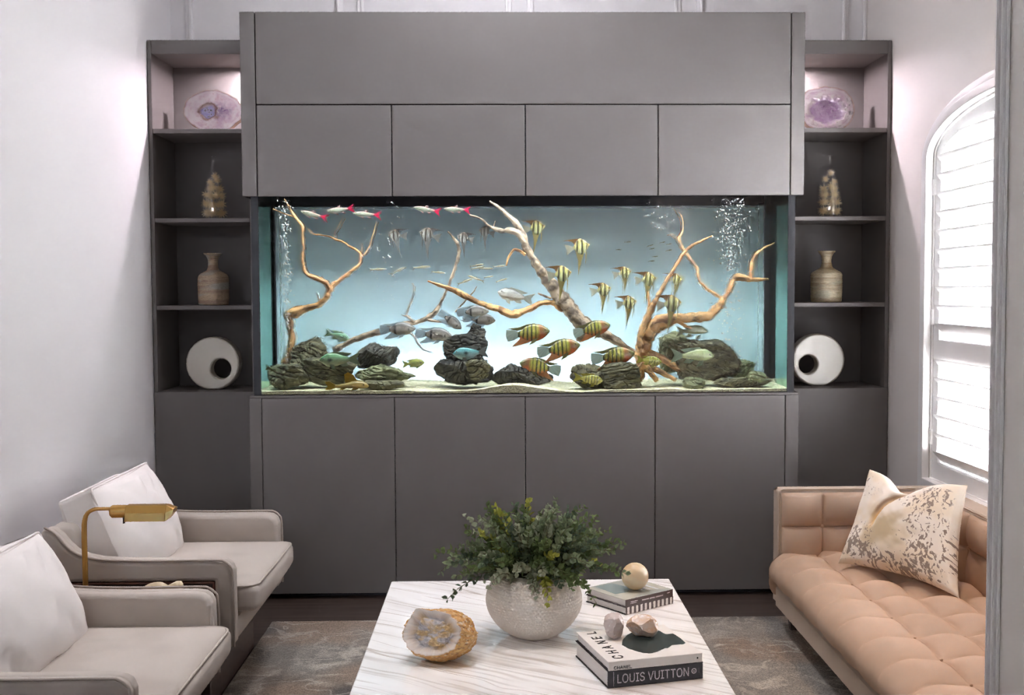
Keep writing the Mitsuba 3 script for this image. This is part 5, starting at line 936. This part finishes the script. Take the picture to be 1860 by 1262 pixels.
def quartz(key, c, h, seed, ca_, cb_, label, k=26):
    r = np.random.default_rng(seed); m = ico(5); p = m.vertices.copy()
    for _ in range(k):
        n = r.normal(size=3); n /= np.linalg.norm(n); d = r.uniform(.66, .93); p -= np.maximum(0, p @ n - d)[:, None] * n
    col = mixc(ca_, cb_, meshkit.fbm(p * 2.3 + seed, 3, seed) * 1.8 - .5); col = mixc(col, (.82, .78, .76), np.clip(meshkit.fbm(p * 5 + seed, 2, seed) * 3 - 1.9, 0, 1))
    p = (p + (meshkit.fbm(p * 7, 2, seed)[:, None] - .5) * .08) * h; p[:, 2] = np.maximum(p[:, 2], -h[2] * .72); m.vertices = p + [c[0], c[1], c[2] - p[:, 2].min()]
    obj(key, m, 'm_crystal', 22 if False else True, color=np.clip(col, 0, 1)); tag(key, label, 'crystal')
quartz('quartz', (.190, -2.172, .4895), np.array([.034, .034, .042]), 4, (.62, .52, .50), (.56, .46, .42), 'pale pink quartz lump beside the lettering on the white book')
quartz('quartz_001', (.268, -2.165, .4895), np.array([.044, .036, .034]), 9, (.60, .38, .22), (.60, .52, .46), 'peach coloured crystal with a flat facet on the white book', 14)

# ================================================================ on the shelves
def agate(key, cx, y, z0, w, h, seed, style, label):
    nr_, nt = 60, 160; th = np.linspace(0, 2 * PI, nt + 1); rr = np.linspace(0, 1, nr_)
    ct, st = np.cos(th), np.sin(th)
    e = 1 + .10 * (meshkit.fbm(np.stack([ct * 1.6 + seed, st * 1.6, 0 * ct], -1), 3, seed) - .5) * 2 + .05 * (meshkit.fbm(np.stack([ct * 6, st * 6, 0 * ct], -1), 2, seed) - .5)
    X = (w / 2) * e[None] * rr[:, None] * ct[None]; Zz = (h / 2) * e[None] * rr[:, None] * st[None]; Rr = np.broadcast_to(rr[:, None], X.shape)
    p2 = np.stack([X * 30, Zz * 30, 0 * X + seed], -1); f1 = meshkit.fbm(p2, 3, seed); f2 = meshkit.fbm(p2 * 3.1, 3, seed + 3); cb = meshkit.noise(np.floor(p2 * 4 + f1[..., None] * 3) + .5, seed)
    c = mixc((.56, .40, .50), (.76, .69, .71), f1 * 2.4 - .6); c = mixc(c, (.46, .30, .34), np.clip(f2 * 3.4 - 2.0, 0, 1) * .8); bumpz = 0 * X
    if style == 'cave':
        d = np.hypot((X + .022) / .044, (Zz - .002) / .043) + (f1 - .5) * .9; c = mixc(c, (.62, .40, .46), np.clip(f2 * 2.4 - 1.1, 0, 1) * .6)
        pur = np.exp(-(((X - .035) / .05) ** 2 + ((Zz) / .035) ** 2)); c = mixc(c, (.17, .08, .22), np.clip(pur * (cb * 3.6 - 1.0), 0, 1))
        c = mixc(c, (.20, .09, .06), np.clip(1 - np.abs(d - 1) / .22, 0, 1) * .9); c = mixc(c, mixc((.30, .28, .62), (.62, .60, .78), f2 * 1.6 - .3), np.clip((.86 - d) * 6, 0, 1)); c = mixc(c, (.03, .02, .03), np.clip((.5 - np.abs(d - .35)) * 2, 0, 1) * (f2 > .58))
        bumpz = -.010 * np.clip((1.02 - d) * 3, 0, 1)
    else:
        d = np.hypot(X / (w * .36), (Zz + .004) / (h * .30)) + (f1 - .5) * .7; k = np.clip((1.05 - d) * 3, 0, 1)
        c = mixc(c, mixc((.34, .14, .40), (.66, .52, .70), cb * 1.5 - .25), k); c = mixc(c, (.08, .03, .11), k * np.clip(cb * -3 + 1.1, 0, 1)); c = mixc(c, (.30, .28, .27), np.clip(-Zz / h * 4 - .9, 0, 1) * np.clip(f2 * 3 - 1, 0, 1)); bumpz = -.008 * k + .006 * k * (cb - .5)
        c = mixc(c, (.20, .16, .18), np.clip((X / w * 2 - .62) * 5, 0, 1) * np.clip(f2 * 3.4 - 1.5, 0, 1))
    c = mixc(c, (.30, .17, .10), np.clip((Rr - .955) * 26, 0, 1)); c = mixc(c, (.80, .76, .76), np.clip(1 - np.abs(Rr - .90) / .05, 0, 1) * .6)
    F3 = np.stack([X, -.016 - bumpz, Zz], -1); B3 = np.stack([X, .016 + 0 * X, Zz], -1); side = np.stack([F3[-1], B3[-1]], 0)
    a, b, s = facing(grid(F3), (0, -1, 0)), facing(grid(B3), (0, 1, 0)), grid(side)
    cc = np.concatenate([c.reshape(-1, 3), c.reshape(-1, 3), np.tile((.30, .17, .10), (2 * (nt + 1), 1))]); m = cat([a, b, s])
    m = place(m, (0, 0, 0), rx=-8); m.apply_translation([cx, y, z0 - m.vertices[:, 2].min()]); obj(key, m, 'm_crystal', True, color=np.clip(cc, 0, 1)); tag(key, label, 'agate slice')
agate('agate', -1.508, .42, S1[1] + .0004, .292, .205, 3, 'cave', 'pale pink agate slice with a lilac hollow in the left top niche')
agate('agate_001', 1.497, .42, S1[1] + .0004, .285, .228, 8, 'amethyst', 'purple amethyst slice with a brown rim in the right top niche')
def spiky(seed, R):
    r = np.random.default_rng(seed); n = 40; i = np.arange(n) + .5; ph = np.arccos(1 - 2 * i / n); th_ = PI * (1 + 5 ** .5) * i + r.random() * 6
    D = np.stack([np.cos(th_) * np.sin(ph), np.sin(th_) * np.sin(ph), np.cos(ph)], 1) + r.normal(size=(n, 3)) * .08; D /= np.linalg.norm(D, axis=1, keepdims=True)
    ms = [place(ico(2), s=R * .30)]
    for d in D:
        a = np.cross(d, [.3, .5, .8]); a /= np.linalg.norm(a); b = np.cross(d, a); l = R * r.uniform(.85, 1.08); w = R * .085
        ms.append(trimesh.Trimesh(np.array([a * w + d * R * .22, b * w + d * R * .22, -a * w + d * R * .22, -b * w + d * R * .22, d * l + (a * r.normal() + b * r.normal()) * R * .08]), [[0, 1, 4], [1, 2, 4], [2, 3, 4], [3, 0, 4]], process=False))
    return cat(ms)
def bottle(key, x, y, z0, nm, seed):
    pr_ = [(0, .003), (.062, .003), (.0655, .008), (.067, .03), (.064, .09), (.056, .15), (.047, .195), (.040, .222), (.026, .242), (.014, .252), (.0115, .262), (.0115, .298), (.0145, .302), (.0125, .305)]
    c = catmull([(a, 0, b) for a, b in pr_[1:]], 5)[:, [0, 2]]
    tag(key, f'tall clear glass bottle filled with spiky dried pods on the {nm} shelf', 'bottle')
    obj(key + '__glass', lathe(np.vstack([[(0, .003)], c]) + [0, z0], x, y, 40), 'm_bottle', 50)
    r = np.random.default_rng(seed); k = 0
    for z, R0, n in ((.032, .037, 5), (.072, .038, 5), (.110, .034, 4), (.148, .027, 3), (.182, .020, 2), (.212, .008, 1)):
        for j in range(n):
            a = j / n * 2 * PI + z * 31 + r.random() * .4; kk = num('dried_pod'); obj(kk, place(spiky(seed * 50 + k, .030 - .005 * (z > .17)), (x + math.cos(a) * R0, y + math.sin(a) * R0, z0 + z + r.normal() * .004 * (z > .05)), rx=r.random() * 90, rz=r.random() * 90), 'm_seed'); k += 1
            tag(kk, f'spiky straw-coloured dried pod inside the {nm} glass bottle', 'dried pod', f'dried pods in the {nm} bottle')
bottle('glass_bottle', -1.492, .33, S2[1] + .0003, 'left', 2); bottle('glass_bottle_001', 1.497, .33, S2[1] + .0003, 'right', 3)
def vase(key, x, y, prof, m, label):
    c = catmull([(a, 0, b) for a, b in prof], 5)[:, [0, 2]]; c = np.vstack([[(0, c[0, 1])], c, [(c[-1, 0] - .006, c[-1, 1] - .002), (c[-1, 0] * .45, c[-1, 1] - .04), (.01, c[-1, 1] - .06)]])
    obj(key, lathe(c, x, y, 56), m, 40); tag(key, label, 'vase'); return key
z = S3[1] + .0004
vase('stoneware_vase', -1.503, .33, [(.066, z), (.0715, z + .008), (.0735, z + .06), (.0735, z + .118), (.070, z + .140), (.055, z + .154), (.034, z + .166), (.0255, z + .180), (.0235, z + .205), (.028, z + .232), (.0425, z + .246), (.0435, z + .250)], 'm_stoneware', 'weathered brown stoneware vase with a flared neck on the left shelf')
vase('stoneware_vase_001', 1.486, .33, [(.067, z), (.073, z + .008), (.0755, z + .06), (.0755, z + .125), (.071, z + .143), (.052, z + .156), (.032, z + .168), (.026, z + .182), (.0225, z + .205), (.0285, z + .230), (.0415, z + .246), (.0425, z + .250)], 'm_stoneware2', 'yellowish stoneware vase with a flared neck on the right shelf')
def donut(key, cx, cz, hx, hz, hr, label):
    R = .129; o = Polygon([(R * math.cos(q), R * math.sin(q)) for q in np.linspace(0, 2 * PI, 90)[:-1]]).intersection(sbox(-1, -.1265, 1, 1))
    i = Polygon([(hx + hr * math.cos(q), hz + hr * math.sin(q)) for q in np.linspace(0, 2 * PI, 44)[:-1]]); z0 = BT + .1265 + .0022
    obj(key, axes_(rext(o.difference(i), .072, .010, 5, .02), 'xzy', (cx, .315, z0)), 'm_ivory', 40); tag(key, label, 'ornament')
donut('ring_ornament', -1.511, 1.075, .040, -.026, .049, 'ivory disc ornament with an off-centre hole at the bottom of the left tower')
donut('ring_ornament_001', 1.447, 1.085, -.050, -.022, .046, 'ivory disc ornament with an off-centre hole at the bottom of the right tower')
